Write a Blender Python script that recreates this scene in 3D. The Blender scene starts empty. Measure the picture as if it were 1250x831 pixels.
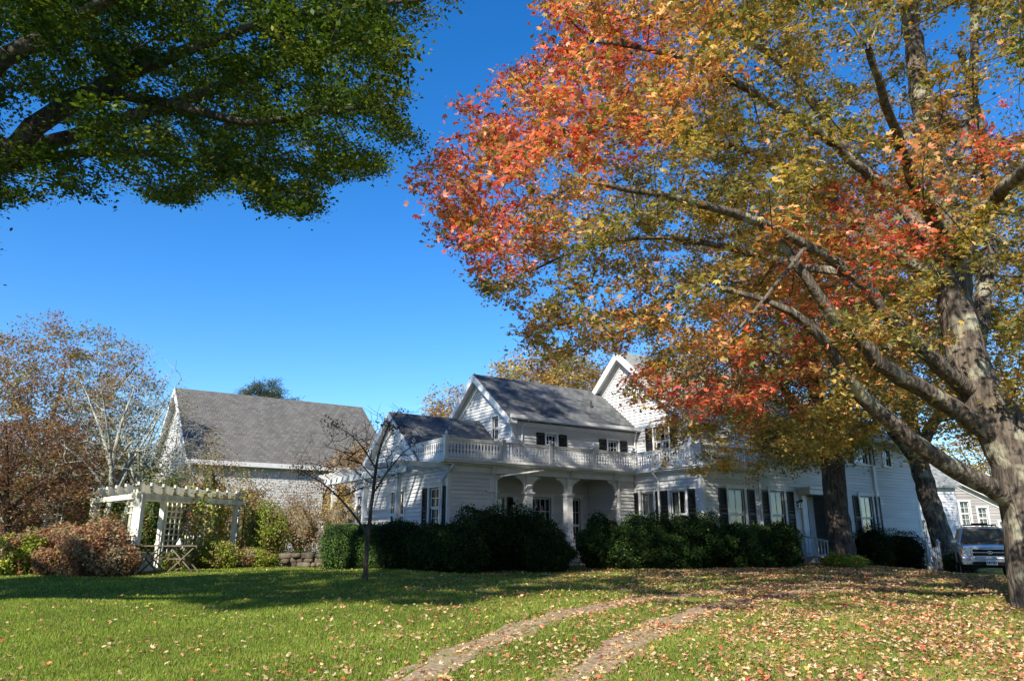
import bpy, math, random
import numpy as np
R = math.radians
rng = np.random.default_rng(7)
random.seed(7)
scene = bpy.context.scene
col = scene.collection

# ------------------------------------------------------------------ camera, sky, sun, exposure
EYE, PITCH, FOC, PCX, PCY = 1.5, R(15.2), 900.0, 625.0, 415.5
cd = bpy.data.cameras.new('camera'); cam = bpy.data.objects.new('camera', cd); col.objects.link(cam)
cam.location = (0, 0, EYE); cam.rotation_euler = (R(90) + PITCH, 0, 0)
cd.sensor_width = 36; cd.lens = 36 * FOC / 1250; cd.clip_end = 3000; cd.clip_start = .1
scene.camera = cam
SUN_D = np.array([.45, .89]); SUN_D = SUN_D / np.linalg.norm(SUN_D); SUN_EL = R(36)
w = bpy.data.worlds.new('World'); scene.world = w; w.use_nodes = True
nt = w.node_tree; bg = nt.nodes['Background']
sky = nt.nodes.new('ShaderNodeTexSky'); sky.sky_type = 'NISHITA'; sky.sun_disc = False
sky.sun_elevation = SUN_EL; sky.sun_rotation = math.atan2(-SUN_D[0], -SUN_D[1])
sky.altitude = 0; sky.air_density = 1.0; sky.dust_density = 0.0; sky.ozone_density = 4.0
hs = nt.nodes.new('ShaderNodeHueSaturation'); hs.inputs['Saturation'].default_value = 1.32; hs.inputs['Hue'].default_value = .506
hs.inputs['Value'].default_value = 1.0
nt.links.new(sky.outputs[0], hs.inputs['Color']); nt.links.new(hs.outputs[0], bg.inputs[0])
bg.inputs[1].default_value = .128
sd = bpy.data.lights.new('sun', 'SUN'); sd.energy = 5.0; sd.angle = R(.53); sd.color = (1, .93, .82)
sun = bpy.data.objects.new('sun', sd); col.objects.link(sun)
from mathutils import Vector
sun.rotation_euler = Vector((SUN_D[0]*math.cos(SUN_EL), SUN_D[1]*math.cos(SUN_EL), -math.sin(SUN_EL))).to_track_quat('-Z', 'Y').to_euler()
vs = scene.view_settings; vs.view_transform = 'Standard'; vs.look = 'None'; vs.exposure = 0.86; vs.gamma = 1
scene.cycles.max_bounces = 6; scene.cycles.transparent_max_bounces = 8

# ------------------------------------------------------------------ geometry helpers
def ray(px, py):
    b = -(py - PCY) / FOC
    return np.array([(px - PCX) / FOC, math.cos(PITCH) - b*math.sin(PITCH), math.sin(PITCH) + b*math.cos(PITCH)])
def at(px, py, Y):
    r = ray(px, py); k = Y / r[1]
    return np.array([r[0]*k, Y, EYE + r[2]*k])
def proj(p):
    p = np.atleast_2d(p); z = p[:, 2] - EYE
    d = p[:, 1]*math.cos(PITCH) + z*math.sin(PITCH); u = -p[:, 1]*math.sin(PITCH) + z*math.cos(PITCH)
    return PCX + FOC*p[:, 0]/d, PCY - FOC*u/d
def S(t): t = np.clip(t, 0, 1); return t*t*(3 - 2*t)
def gz(x, y):
    x = np.asarray(x, float); y = np.asarray(y, float)
    z = .62*S(y/24) - .45*S((x - 12)/6)*S((y - 12)/12)
    return z + .025*np.sin(x*.55 + 1.3)*np.cos(y*.43) + .012*np.sin(x*1.7 + y*1.1)
def onground(px, py):
    r = ray(px, py); k = 1.0
    for _ in range(60):
        q = r*k; k += (EYE + q[2] - float(gz(q[0], q[1]))) * .35 / max(.02, abs(r[2]))*.6
    q = r*k
    return np.array([q[0], q[1], float(gz(q[0], q[1]))])
def unit(v): v = np.asarray(v, float); return v / (np.linalg.norm(v) + 1e-9)

class MB:
    """collects shapes, links them as ONE mesh object"""
    def __init__(s, xf=None): s.v = []; s.f = []; s.xf = xf
    def add(s, vs, fs):
        b = len(s.v)
        s.v += [tuple(s.xf(*p)) if s.xf else tuple(p) for p in vs]
        s.f += [tuple(b + i for i in f) for f in fs]
    def box(s, x0, x1, y0, y1, z0, z1):
        s.add([(x0,y0,z0),(x1,y0,z0),(x1,y1,z0),(x0,y1,z0),(x0,y0,z1),(x1,y0,z1),(x1,y1,z1),(x0,y1,z1)],
              [(0,3,2,1),(4,5,6,7),(0,1,5,4),(1,2,6,5),(2,3,7,6),(3,0,4,7)])
    def hexa(s, a, b):            # two quads joined
        s.add(list(a) + list(b), [(3,2,1,0),(4,5,6,7),(0,1,5,4),(1,2,6,5),(2,3,7,6),(3,0,4,7)])
    def beam(s, p, q, wd, ht, up=(0,0,1)):
        p = np.array(p, float); q = np.array(q, float); d = unit(q - p)
        sd = np.cross(d, up); sd = unit(sd) if np.linalg.norm(sd) > 1e-3 else np.array([1., 0, 0])
        u = np.cross(sd, d); a = sd*wd/2; b = u*ht/2
        s.hexa([p-a-b, p+a-b, p+a+b, p-a+b], [q-a-b, q+a-b, q+a+b, q-a+b])
    def prism(s, poly, ext):      # poly: list of 3-D points, ext: vector
        n = len(poly); e = np.array(ext, float); pl = [np.array(p, float) for p in poly]
        s.add(pl + [p + e for p in pl], [tuple(range(n))[::-1], tuple(range(n, 2*n))] + [(i, (i+1) % n, n + (i+1) % n, n + i) for i in range(n)])
    def tube(s, pts, rad, n=8, cap=True):
        pts = [np.array(p, float) for p in pts]; m = len(pts)
        rad = [rad]*m if np.isscalar(rad) else rad; vs = []
        ref = np.array([.3, .2, .93])
        for i, p in enumerate(pts):
            d = unit(pts[min(i+1, m-1)] - pts[max(i-1, 0)])
            a = np.cross(d, ref); a = unit(a) if np.linalg.norm(a) > .05 else unit(np.cross(d, (1, 0, 0))); b = np.cross(d, a)
            for k in range(n):
                t = 2*math.pi*k/n; vs.append(p + rad[i]*(a*math.cos(t) + b*math.sin(t)))
        fs = [(i*n+k, i*n+(k+1) % n, (i+1)*n+(k+1) % n, (i+1)*n+k) for i in range(m-1) for k in range(n)]
        if cap: fs += [tuple(range(n))[::-1], tuple(range((m-1)*n, m*n))]
        s.add(vs, fs)
    def lathe(s, c, prof, n=16):  # prof: (radius, z)
        s.tube([(c[0], c[1], c[2] + z) for r, z in prof], [r for r, z in prof], n)
    def build(s, name, mat, parent=None, origin=(0,0,0), smooth=False):
        me = bpy.data.meshes.new(name)
        o = np.array(origin, float)
        me.from_pydata([tuple(np.array(v) - o) for v in s.v], [], s.f)
        me.materials.append(mat); me.update()
        if smooth: me.shade_smooth() if hasattr(me, 'shade_smooth') else None
        ob = bpy.data.objects.new(name, me); col.objects.link(ob)
        if parent: ob.parent = parent
        return ob
def tag(o, label=None, cat=None, group=None, kind=None):
    for k, v in (('label', label), ('category', cat), ('group', group), ('kind', kind)):
        if v: o[k] = v
    return o
def empty(name, loc, rz=0, label=None, cat=None, group=None):
    o = bpy.data.objects.new(name, None); col.objects.link(o)
    o.location = tuple(loc); o.rotation_euler = (0, 0, rz); o.empty_display_size = .3
    return tag(o, label, cat, group)
def bevel(o, wd=.01, seg=2):
    m = o.modifiers.new('bevel', 'BEVEL'); m.width = wd; m.segments = seg; m.limit_method = 'ANGLE'; m.angle_limit = R(35)
    return o
def copy_thing(root):
    r = root.copy(); col.objects.link(r)
    def rec(src, dst):
        for ch in src.children:
            c = ch.copy(); col.objects.link(c); c.parent = dst; rec(ch, c)
    rec(root, r)
    return r
def np_mesh(name, verts, faces_flat, fsize, mat, parent=None, colors=None, origin=(0,0,0), smooth=False):
    """verts (N,3); faces all of one size"""
    me = bpy.data.meshes.new(name); n = len(verts); nf = len(faces_flat)//fsize
    me.vertices.add(n); me.vertices.foreach_set('co', (np.asarray(verts, np.float32) - np.array(origin, np.float32)).ravel())
    me.loops.add(nf*fsize); me.loops.foreach_set('vertex_index', np.asarray(faces_flat, np.int32))
    me.polygons.add(nf); me.polygons.foreach_set('loop_start', np.arange(0, nf*fsize, fsize, dtype=np.int32))
    me.polygons.foreach_set('loop_total', np.full(nf, fsize, np.int32))
    if smooth: me.polygons.foreach_set('use_smooth', np.ones(nf, bool))
    me.update(calc_edges=True)
    if colors is not None:
        a = me.color_attributes.new('tint', 'FLOAT_COLOR', 'POINT')
        c = np.ones((n, 4), np.float32); c[:, :3] = colors; a.data.foreach_set('color', c.ravel())
    me.materials.append(mat)
    ob = bpy.data.objects.new(name, me); col.objects.link(ob)
    if parent: ob.parent = parent
    return ob

# ------------------------------------------------------------------ materials
def new_mat(name, rough=.6, spec=.3):
    m = bpy.data.materials.new(name); m.use_nodes = True; n = m.node_tree
    b = n.nodes['Principled BSDF']; b.inputs['Roughness'].default_value = rough
    b.inputs['Specular IOR Level'].default_value = spec
    return m, n, b
def N(n, t, **kw):
    x = n.nodes.new(t)
    for k, v in kw.items():
        if hasattr(x, k): setattr(x, k, v)
        else: x.inputs[k].default_value = v
    return x
def ramp(n, src, stops):
    r = n.nodes.new('ShaderNodeValToRGB'); e = r.color_ramp.elements
    while len(e) < len(stops): e.new(.5)
    for el, (p, c) in zip(e, stops): el.position = p; el.color = (*c, 1)
    n.links.new(src, r.inputs[0]); return r
def noisy(name, c1, c2, scale=4, rough=.6, bump=.0, bscale=40, stretch=(1,1,1), spec=.3, detail=5, mid=(.35,.65)):
    m, n, b = new_mat(name, rough, spec)
    tc = N(n, 'ShaderNodeTexCoord'); mp = N(n, 'ShaderNodeMapping'); mp.inputs['Scale'].default_value = stretch
    n.links.new(tc.outputs['Object'], mp.inputs[0])
    t = N(n, 'ShaderNodeTexNoise', Scale=scale, Detail=detail); n.links.new(mp.outputs[0], t.inputs['Vector'])
    r = ramp(n, t.outputs[0], [(mid[0], c1), (mid[1], c2)]); n.links.new(r.outputs[0], b.inputs['Base Color'])
    if bump:
        t2 = N(n, 'ShaderNodeTexNoise', Scale=bscale, Detail=4); n.links.new(mp.outputs[0], t2.inputs['Vector'])
        bp = N(n, 'ShaderNodeBump', Strength=bump, Distance=.02); n.links.new(t2.outputs[0], bp.inputs['Height'])
        n.links.new(bp.outputs[0], b.inputs['Normal'])
    return m
M = {}
M['white'] = noisy('white_paint', (.54,.54,.53), (.68,.68,.66), 2.5, .5, .15, 30, (1,1,.4))
M['clap'] = noisy('white_clapboard_paint', (.50,.505,.50), (.64,.64,.63), 1.3, .55, .25, 25, (.3,.3,3), mid=(.3,.7))
M['trim'] = noisy('white_trim_paint', (.60,.60,.59), (.70,.70,.68), 3, .45)
M['cream'] = noisy('weathered_cream_paint', (.60,.57,.45), (.78,.76,.64), 5, .7, .3, 40, (1,1,.3))
M['black'] = noisy('black_green_shutter_paint', (.012,.014,.017), (.022,.026,.03), 5, .45)
M['dark'] = noisy('dark_room', (.02,.018,.016), (.035,.03,.028), 3, .9)  # near-black colour standing in for the shade of unlit rooms
M['curtain'] = noisy('white_curtain', (.28,.27,.25), (.42,.41,.38), 3, .9, .6, 8, (6,6,.3))
M['metal'] = noisy('grey_metal', (.3,.3,.31), (.42,.42,.43), 6, .4)
M['stone'] = noisy('field_stone', (.05,.04,.03), (.17,.135,.095), 3, .9, .8, 12)
M['wood'] = noisy('weathered_teak', (.08,.06,.045), (.19,.16,.125), 4, .8, .4, 30, (1,1,.2))
M['terracotta'] = noisy('terracotta', (.35,.12,.05), (.5,.2,.09), 5, .8)
M['plank'] = noisy('orange_stained_board', (.36,.13,.05), (.5,.2,.09), 5, .7)
M['step'] = noisy('painted_grey_step', (.33,.33,.33), (.5,.5,.49), 5, .7)
M['brass'] = noisy('lantern_black_metal', (.02,.02,.02), (.05,.045,.04), 8, .4)
def roof_mat(name, c1, c2, c3, k=1.6, rowh=.14, streak=.5):
    m, n, b = new_mat(name, .9, .15)
    tc = N(n, 'ShaderNodeTexCoord'); sp = N(n, 'ShaderNodeSeparateXYZ'); n.links.new(tc.outputs['Object'], sp.inputs[0])
    mu = N(n, 'ShaderNodeMath', operation='MULTIPLY'); n.links.new(sp.outputs['Z'], mu.inputs[0]); mu.inputs[1].default_value = k
    cb = N(n, 'ShaderNodeCombineXYZ'); n.links.new(sp.outputs['X'], cb.inputs[0]); n.links.new(mu.outputs[0], cb.inputs[1])
    br = N(n, 'ShaderNodeTexBrick'); n.links.new(cb.outputs[0], br.inputs['Vector'])
    br.inputs['Color1'].default_value = (*c1, 1); br.inputs['Color2'].default_value = (*c2, 1)
    br.inputs['Mortar'].default_value = (*[x*.55 for x in c1], 1); br.inputs['Scale'].default_value = 1
    br.inputs['Mortar Size'].default_value = .012; br.inputs['Brick Width'].default_value = .3; br.inputs['Row Height'].default_value = rowh
    br.inputs['Bias'].default_value = -.1
    t = N(n, 'ShaderNodeTexNoise', Scale=.7, Detail=6)
    mp = N(n, 'ShaderNodeMapping'); mp.inputs['Scale'].default_value = (2.2, 1, .35); n.links.new(tc.outputs['Object'], mp.inputs[0]); n.links.new(mp.outputs[0], t.inputs['Vector'])
    r = ramp(n, t.outputs[0], [(.35, (0,0,0)), (.7, (streak,)*3)])
    mx = N(n, 'ShaderNodeMix', data_type='RGBA'); n.links.new(r.outputs[0], mx.inputs[0]); n.links.new(br.outputs['Color'], mx.inputs[6]); mx.inputs[7].default_value = (*c3, 1)
    n.links.new(mx.outputs[2], b.inputs['Base Color'])
    t2 = N(n, 'ShaderNodeTexNoise', Scale=60, Detail=2); n.links.new(tc.outputs['Object'], t2.inputs['Vector'])
    ad = N(n, 'ShaderNodeMath', operation='MULTIPLY_ADD'); n.links.new(br.outputs['Fac'], ad.inputs[0]); ad.inputs[1].default_value = -1.2; n.links.new(t2.outputs[0], ad.inputs[2])
    bp = N(n, 'ShaderNodeBump', Strength=.5, Distance=.012); n.links.new(ad.outputs[0], bp.inputs['Height']); n.links.new(bp.outputs[0], b.inputs['Normal'])
    return m
M['roof'] = roof_mat('grey_shingle_roof', (.06,.065,.068), (.17,.175,.175), (.19,.195,.19), 1.6, .2)
M['roof_barn'] = roof_mat('weathered_brown_grey_roof', (.105,.10,.088), (.165,.155,.138), (.17,.162,.145), 1.5, .24, .35)
M['roof_pale'] = roof_mat('pale_shingle_roof', (.22,.23,.21), (.30,.31,.29), (.36,.36,.33))
M['shingle_wall'] = roof_mat('weathered_shingle_wall', (.27,.26,.24), (.38,.365,.34), (.42,.40,.38), 1, .16, .5)
m, n, b = new_mat('window_glass', .03, .5)
b.inputs['Base Color'].default_value = (.01,.012,.014,1)
tr = N(n, 'ShaderNodeBsdfTransparent'); tr.inputs[0].default_value = (.82,.86,.86,1)
gl = N(n, 'ShaderNodeBsdfGlossy', Roughness=.02); gl.inputs[0].default_value = (.9,.95,1,1)
fr0 = N(n, 'ShaderNodeLayerWeight', Blend=.5); fr = N(n, 'ShaderNodeMath', operation='POWER'); n.links.new(fr0.outputs['Facing'], fr.inputs[0]); fr.inputs[1].default_value = 3.2; mxs = N(n, 'ShaderNodeMixShader')
ma = N(n, 'ShaderNodeMath', operation='MULTIPLY_ADD'); n.links.new(fr.outputs[0], ma.inputs[0]); ma.inputs[1].default_value = .8; ma.inputs[2].default_value = .04; ma.use_clamp = True
tx = N(n, 'ShaderNodeTexCoord'); nz = N(n, 'ShaderNodeTexNoise', Scale=2.2, Detail=1); n.links.new(tx.outputs['Object'], nz.inputs['Vector'])
bpp = N(n, 'ShaderNodeBump', Strength=.12, Distance=.05); n.links.new(nz.outputs[0], bpp.inputs['Height']); n.links.new(bpp.outputs[0], gl.inputs['Normal'])
n.links.new(ma.outputs[0], mxs.inputs[0]); n.links.new(tr.outputs[0], mxs.inputs[1]); n.links.new(gl.outputs[0], mxs.inputs[2])
n.links.new(mxs.outputs[0], n.nodes['Material Output'].inputs[0]); M['glass'] = m
def leaf_mat(name, trans=.35, rough=.55, gain=1.5, spec=.25):
    m, n, b = new_mat(name, rough, spec)
    a = N(n, 'ShaderNodeAttribute', attribute_name='tint'); n.links.new(a.outputs['Color'], b.inputs['Base Color'])
    g = N(n, 'ShaderNodeVectorMath', operation='MULTIPLY'); n.links.new(a.outputs['Color'], g.inputs[0]); g.inputs[1].default_value = (gain, gain*.95, gain*.5)
    t = N(n, 'ShaderNodeBsdfTranslucent'); n.links.new(g.outputs[0], t.inputs[0])
    mx = N(n, 'ShaderNodeMixShader'); mx.inputs[0].default_value = trans
    n.links.new(b.outputs[0], mx.inputs[1]); n.links.new(t.outputs[0], mx.inputs[2]); n.links.new(mx.outputs[0], n.nodes['Material Output'].inputs[0])
    return m
M['leaf'] = leaf_mat('tree_leaf', .38)
M['needle'] = leaf_mat('shrub_leaf', .2, .75, 1.3, .12)
M['litter'] = leaf_mat('fallen_leaf', .1, .7, 1.0, .15)
M['grass'] = leaf_mat('grass_blade', .35, .6, 1.2)
def bark_mat(name, c1, c2, lichen, lpos=(.52,.62)):
    m, n, b = new_mat(name, .95, .1)
    tc = N(n, 'ShaderNodeTexCoord'); mp = N(n, 'ShaderNodeMapping'); mp.inputs['Scale'].default_value = (1,1,.22); n.links.new(tc.outputs['Object'], mp.inputs[0])
    t = N(n, 'ShaderNodeTexNoise', Scale=14, Detail=6, Distortion=.6); n.links.new(mp.outputs[0], t.inputs['Vector'])
    r = ramp(n, t.outputs[0], [(.35, c1), (.65, c2)])
    t2 = N(n, 'ShaderNodeTexNoise', Scale=2.3, Detail=5); n.links.new(tc.outputs['Object'], t2.inputs['Vector'])
    r2 = ramp(n, t2.outputs[0], [(lpos[0], (0,0,0)), (lpos[1], (.85,)*3)])
    mx = N(n, 'ShaderNodeMix', data_type='RGBA'); n.links.new(r2.outputs[0], mx.inputs[0]); n.links.new(r.outputs[0], mx.inputs[6]); mx.inputs[7].default_value = (*lichen, 1)
    n.links.new(mx.outputs[2], b.inputs['Base Color'])
    bp = N(n, 'ShaderNodeBump', Strength=1, Distance=.09); n.links.new(t.outputs[0], bp.inputs['Height']); n.links.new(bp.outputs[0], b.inputs['Normal'])
    return m
M['bark_maple'] = bark_mat('maple_bark', (.06,.048,.038), (.19,.155,.12), (.34,.32,.23), (.54,.64))
M['bark_dark'] = bark_mat('dark_bark', (.045,.036,.03), (.13,.105,.085), (.2,.19,.15), (.6,.72))
M['bark_pale'] = bark_mat('lichen_bark', (.16,.15,.12), (.33,.32,.27), (.45,.46,.38), (.4,.55))
# ground
m, n, b = new_mat('lawn_soil_and_turf', .95, .1)
tc = N(n, 'ShaderNodeTexCoord'); t = N(n, 'ShaderNodeTexNoise', Scale=.35, Detail=6); n.links.new(tc.outputs['Object'], t.inputs['Vector'])
r1 = ramp(n, t.outputs[0], [(.35, (.065,.115,.014)), (.5, (.095,.145,.018)), (.68, (.15,.17,.028))])
t3 = N(n, 'ShaderNodeTexNoise', Scale=9, Detail=6); n.links.new(tc.outputs['Object'], t3.inputs['Vector'])
r3 = ramp(n, t3.outputs[0], [(.45, (0,0,0)), (.75, (.6,)*3)])
mx = N(n, 'ShaderNodeMix', data_type='RGBA'); n.links.new(r3.outputs[0], mx.inputs[0]); n.links.new(r1.outputs[0], mx.inputs[6]); mx.inputs[7].default_value = (.10,.095,.03,1)
sp = N(n, 'ShaderNodeSeparateXYZ'); n.links.new(tc.outputs['Object'], sp.inputs[0])
mr = N(n, 'ShaderNodeMapRange'); n.links.new(sp.outputs[0], mr.inputs[0]); mr.inputs[1].default_value = 0; mr.inputs[2].default_value = 10; mr.inputs[4].default_value = .55
ml = N(n, 'ShaderNodeMath', operation='MULTIPLY'); n.links.new(mr.outputs[0], ml.inputs[0]); n.links.new(t3.outputs[0], ml.inputs[1])
mx2 = N(n, 'ShaderNodeMix', data_type='RGBA'); n.links.new(ml.outputs[0], mx2.inputs[0]); n.links.new(mx.outputs[2], mx2.inputs[6]); mx2.inputs[7].default_value = (.16,.10,.045,1)
n.links.new(mx2.outputs[2], b.inputs['Base Color'])
t4 = N(n, 'ShaderNodeTexNoise', Scale=70, Detail=4); n.links.new(tc.outputs['Object'], t4.inputs['Vector'])
bp = N(n, 'ShaderNodeBump', Strength=1, Distance=.05); n.links.new(t4.outputs[0], bp.inputs['Height']); n.links.new(bp.outputs[0], b.inputs['Normal'])
M['ground'] = m
M['dirt'] = noisy('worn_dirt_and_gravel', (.19,.14,.09), (.40,.30,.20), 16, .95, .5, 90, detail=10)

# ------------------------------------------------------------------ ground and driveway
xs = np.concatenate([[-900,-400,-200,-100,-60], np.arange(-40, 50.1, .25), [70,110,220,420,900]])
ys = np.concatenate([[-60,-30,-10], np.arange(-4, 60.1, .25), [75,100,160,300,600,1500]])
gx, gy = np.meshgrid(xs, ys); gv = np.stack([gx, gy, gz(gx, gy)], -1).reshape(-1, 3); nx = len(xs)
ii = np.array([(j*nx+i, j*nx+i+1, (j+1)*nx+i+1, (j+1)*nx+i) for j in range(len(ys)-1) for i in range(nx-1)])
tag(np_mesh('lawn', gv, ii.ravel(), 4, M['ground'], smooth=True), kind='structure')
TRACKS = []
def track(name, pxs, wd):
    P = [onground(*p)[:2] for p in pxs]
    P.insert(0, P[0] + (P[0] - P[1])*1.5)
    seg = []
    for i in range(len(P)-1):
        n_ = max(2, int(np.linalg.norm(P[i+1]-P[i])/.12))
        for k in range(n_):
            tt = k/n_
            p0 = P[max(i-1, 0)]; p1 = P[i]; p2 = P[i+1]; p3 = P[min(i+2, len(P)-1)]
            seg.append(.5*((2*p1) + (-p0+p2)*tt + (2*p0-5*p1+4*p2-p3)*tt*tt + (-p0+3*p1-3*p2+p3)*tt**3))
    seg = np.array(seg); d = np.gradient(seg, axis=0); d /= np.linalg.norm(d, axis=1)[:, None]; nn = np.stack([-d[:, 1], d[:, 0]], 1)
    m_ = len(seg); vv = []
    nz1 = np.convolve(rng.normal(0, 1, m_+8), np.ones(5)/5, 'same')[4:-4]*.14; nz2 = np.convolve(rng.normal(0, 1, m_+8), np.ones(5)/5, 'same')[4:-4]*.14
    for k in range(13):
        f = k/12*2 - 1; off = f*wd*.68 + (nz1 if f < 0 else nz2)*abs(f)
        q = seg + nn*off[:, None]; vv.append(np.column_stack([q, gz(q[:, 0], q[:, 1]) + .012 - .030*abs(f)**3 + (np.convolve(rng.normal(0, .03, m_+6), np.ones(7)/7, 'same')[3:-3] + rng.normal(0, .003, m_))*(.4+abs(f))]))
    vv = np.stack(vv, 1).reshape(-1, 3)
    ff = np.array([(i*13+k+1, i*13+k, (i+1)*13+k, (i+1)*13+k+1) for i in range(m_-1) for k in range(12)])
    TRACKS.append((seg, wd))
    tag(np_mesh(name, vv, ff.ravel(), 4, M['dirt'], smooth=True), kind='structure')
track('driveway_track', [(500,831),(600,781),(700,747),(800,730),(900,719),(1010,711),(1110,706)], .56)
track('driveway_track', [(690,831),(770,785),(840,752),(930,730),(1040,716),(1130,709)], .56)

# ------------------------------------------------------------------ buildings
def wallframe(o, dirv, nrm):
    o = np.array(o, float); dv = np.array(dirv, float); nv = np.array(nrm, float)
    return lambda a, d, z: (o[0] + dv[0]*a + nv[0]*d, o[1] + dv[1]*a + nv[1]*d, z)
LEAN = [.036]
def clap(mb, xf, a0, a1, z0, z1, opens=(), span=None, step=.14):
    """real lapped boards: each leans out at its foot and has an underside"""
    z = z0
    while z < z1 - 1e-6:
        zt = min(z + step, z1); zm = (z + zt)/2
        lo, hi = (a0, a1) if span is None else span(z)
        lo2, hi2 = (a0, a1) if span is None else span(zt)
        if hi - lo < .04: break
        iv = [(lo, hi)]
        for (b0, b1, y0, y1) in opens:
            if y0 < zm < y1:
                nv = []
                for (p, q) in iv:
                    if b1 <= p or b0 >= q: nv.append((p, q)); continue
                    if b0 > p: nv.append((p, b0))
                    if b1 < q: nv.append((b1, q))
                iv = nv
        for (p, q) in iv:
            pt = lo2 if abs(p - lo) < 1e-6 else p; qt = hi2 if abs(q - hi) < 1e-6 else q
            j = random.uniform(0, .003)
            c = [xf(p, LEAN[0]+j, z), xf(q, LEAN[0]+j, z), xf(qt, .004, zt), xf(pt, .004, zt), xf(p, 0, z), xf(q, 0, z)]
            s_ = mb.xf; mb.xf = None
            mb.add(c, [(0,1,2,3), (4,5,1,0)]); mb.xf = s_
        z = zt
def window(parent, xf, a0, a1, z0, z1, cols=2, rows=2, shut=0, curtain=0, sashes=2, casing=.11, hood=True, depth=.5, label=None):
    """a0..a1, z0..z1 = opening. casing > sash, pane, curtain, reveal"""
    f = MB(xf); c = casing
    f.box(a0-c, a0, .0, .05, z0-.02, z1+.02); f.box(a1, a1+c, .0, .05, z0-.02, z1+.02)
    f.box(a0-c-.02, a1+c+.02, .0, .065, z1+.02, z1+.02+c)
    if hood: f.box(a0-c-.05, a1+c+.05, .0, .10, z1+.02+c, z1+.06+c)
    f.box(a0-c-.04, a1+c+.04, .0, .09, z0-.09, z0-.02)
    w_ = f.build('window', M['trim'], parent)
    if label: w_['label'] = label
    g = MB(xf); hh = (z1 - z0)/sashes
    for k in range(sashes):
        y0 = z0 + k*hh; y1 = y0 + hh; d = -.06 if k == 0 else -.035
        if sashes == 1: d = -.04
        g.box(a0, a0+.045, d-.03, d, y0, y1); g.box(a1-.045, a1, d-.03, d, y0, y1)
        g.box(a0+.045, a1-.045, d-.03, d, y0, y0+.05); g.box(a0+.045, a1-.045, d-.03, d, y1-.05, y1)
        for i in range(1, cols):
            a = a0 + (a1-a0)*i/cols; g.box(a-.012, a+.012, d-.024, d-.003, y0+.05, y1-.05)
        for i in range(1, rows):
            zz = y0 + hh*i/rows; g.box(a0+.045, a1-.045, d-.026, d-.005, zz-.012, zz+.012)
    g.build('sash', M['trim'], w_)
    p = MB(xf)
    for k in range(sashes):
        d = -.075 if (k == 0 and sashes > 1) else -.05
        p.box(a0+.03, a1-.03, d-.004, d, z0+k*hh+.02, z0+(k+1)*hh-.02)
    p.build('pane', M['glass'], w_)
    rv = MB(xf)  # near-black box behind the pane, painted as the unlit room
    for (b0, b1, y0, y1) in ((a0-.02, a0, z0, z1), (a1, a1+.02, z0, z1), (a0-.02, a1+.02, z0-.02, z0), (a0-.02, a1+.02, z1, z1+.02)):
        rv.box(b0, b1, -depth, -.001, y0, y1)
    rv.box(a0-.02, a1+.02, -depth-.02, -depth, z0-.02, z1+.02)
    rv.build('unlit_room_box', M['dark'], w_)
    if curtain:
        q = MB(xf); W = a1 - a0; nn = 14
        for side in (0, 1):
            wd = W*(.5 if curtain == 2 else .3)
            b0 = a0 + .02 if side == 0 else a1 - .02 - wd
            pts = []
            for i in range(nn+1): pts.append((b0 + wd*i/nn, -.16 + .02*math.sin(i*2.1 + side)))
            for i in range(nn):
                q.add([(pts[i][0], pts[i][1], z0+.02), (pts[i+1][0], pts[i+1][1], z0+.02), (pts[i+1][0], pts[i+1][1], z1-.02), (pts[i][0], pts[i][1], z1-.02)], [(0,1,2,3)])
        q.build('curtain', M['curtain'], w_)
    if shut:
        for (b0, b1) in ((a0-c-.02-shut, a0-c-.02), (a1+c+.02, a1+c+.02+shut)):
            s_ = MB(xf); t_ = .055; s_.box(b0+.01, b1-.01, .02, .034, z0-.01, z1+.01)
            s_.box(b0, b0+t_, .03, .07, z0-.03, z1+.03); s_.box(b1-t_, b1, .03, .07, z0-.03, z1+.03)
            for zz in (z0-.03, (z0+z1)/2-.03, z1-.04): s_.box(b0+t_, b1-t_, .03, .07, zz, zz+.07)
            k = z0 + .05
            while k < z1 - .06:
                s_.hexa([(b0+t_, .03, k+.02), (b1-t_, .03, k+.02), (b1-t_, .036, k+.028), (b0+t_, .036, k+.028)][::1],
                        [(b0+t_, .06, k), (b1-t_, .06, k), (b1-t_, .066, k+.008), (b0+t_, .066, k+.008)])
                k += .045
            s_.build('shutter', M['black'], parent)
    return w_
def gable_roof(mb, x0, x1, yc, hw, zr, ze, th=.12, oh=.3, ohx=.35):
    """ridge along x at y=yc; slabs reach oh past the half width"""
    sl = (zr - ze)/hw; yo = hw + oh; zo = zr - sl*yo
    for sg in (-1, 1):
        a = [(x0-ohx, yc, zr), (x1+ohx, yc, zr), (x1+ohx, yc+sg*yo, zo), (x0-ohx, yc+sg*yo, zo)]
        b_ = [(p[0], p[1], p[2]+th) for p in a]
        mb.hexa(a, b_)
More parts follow.
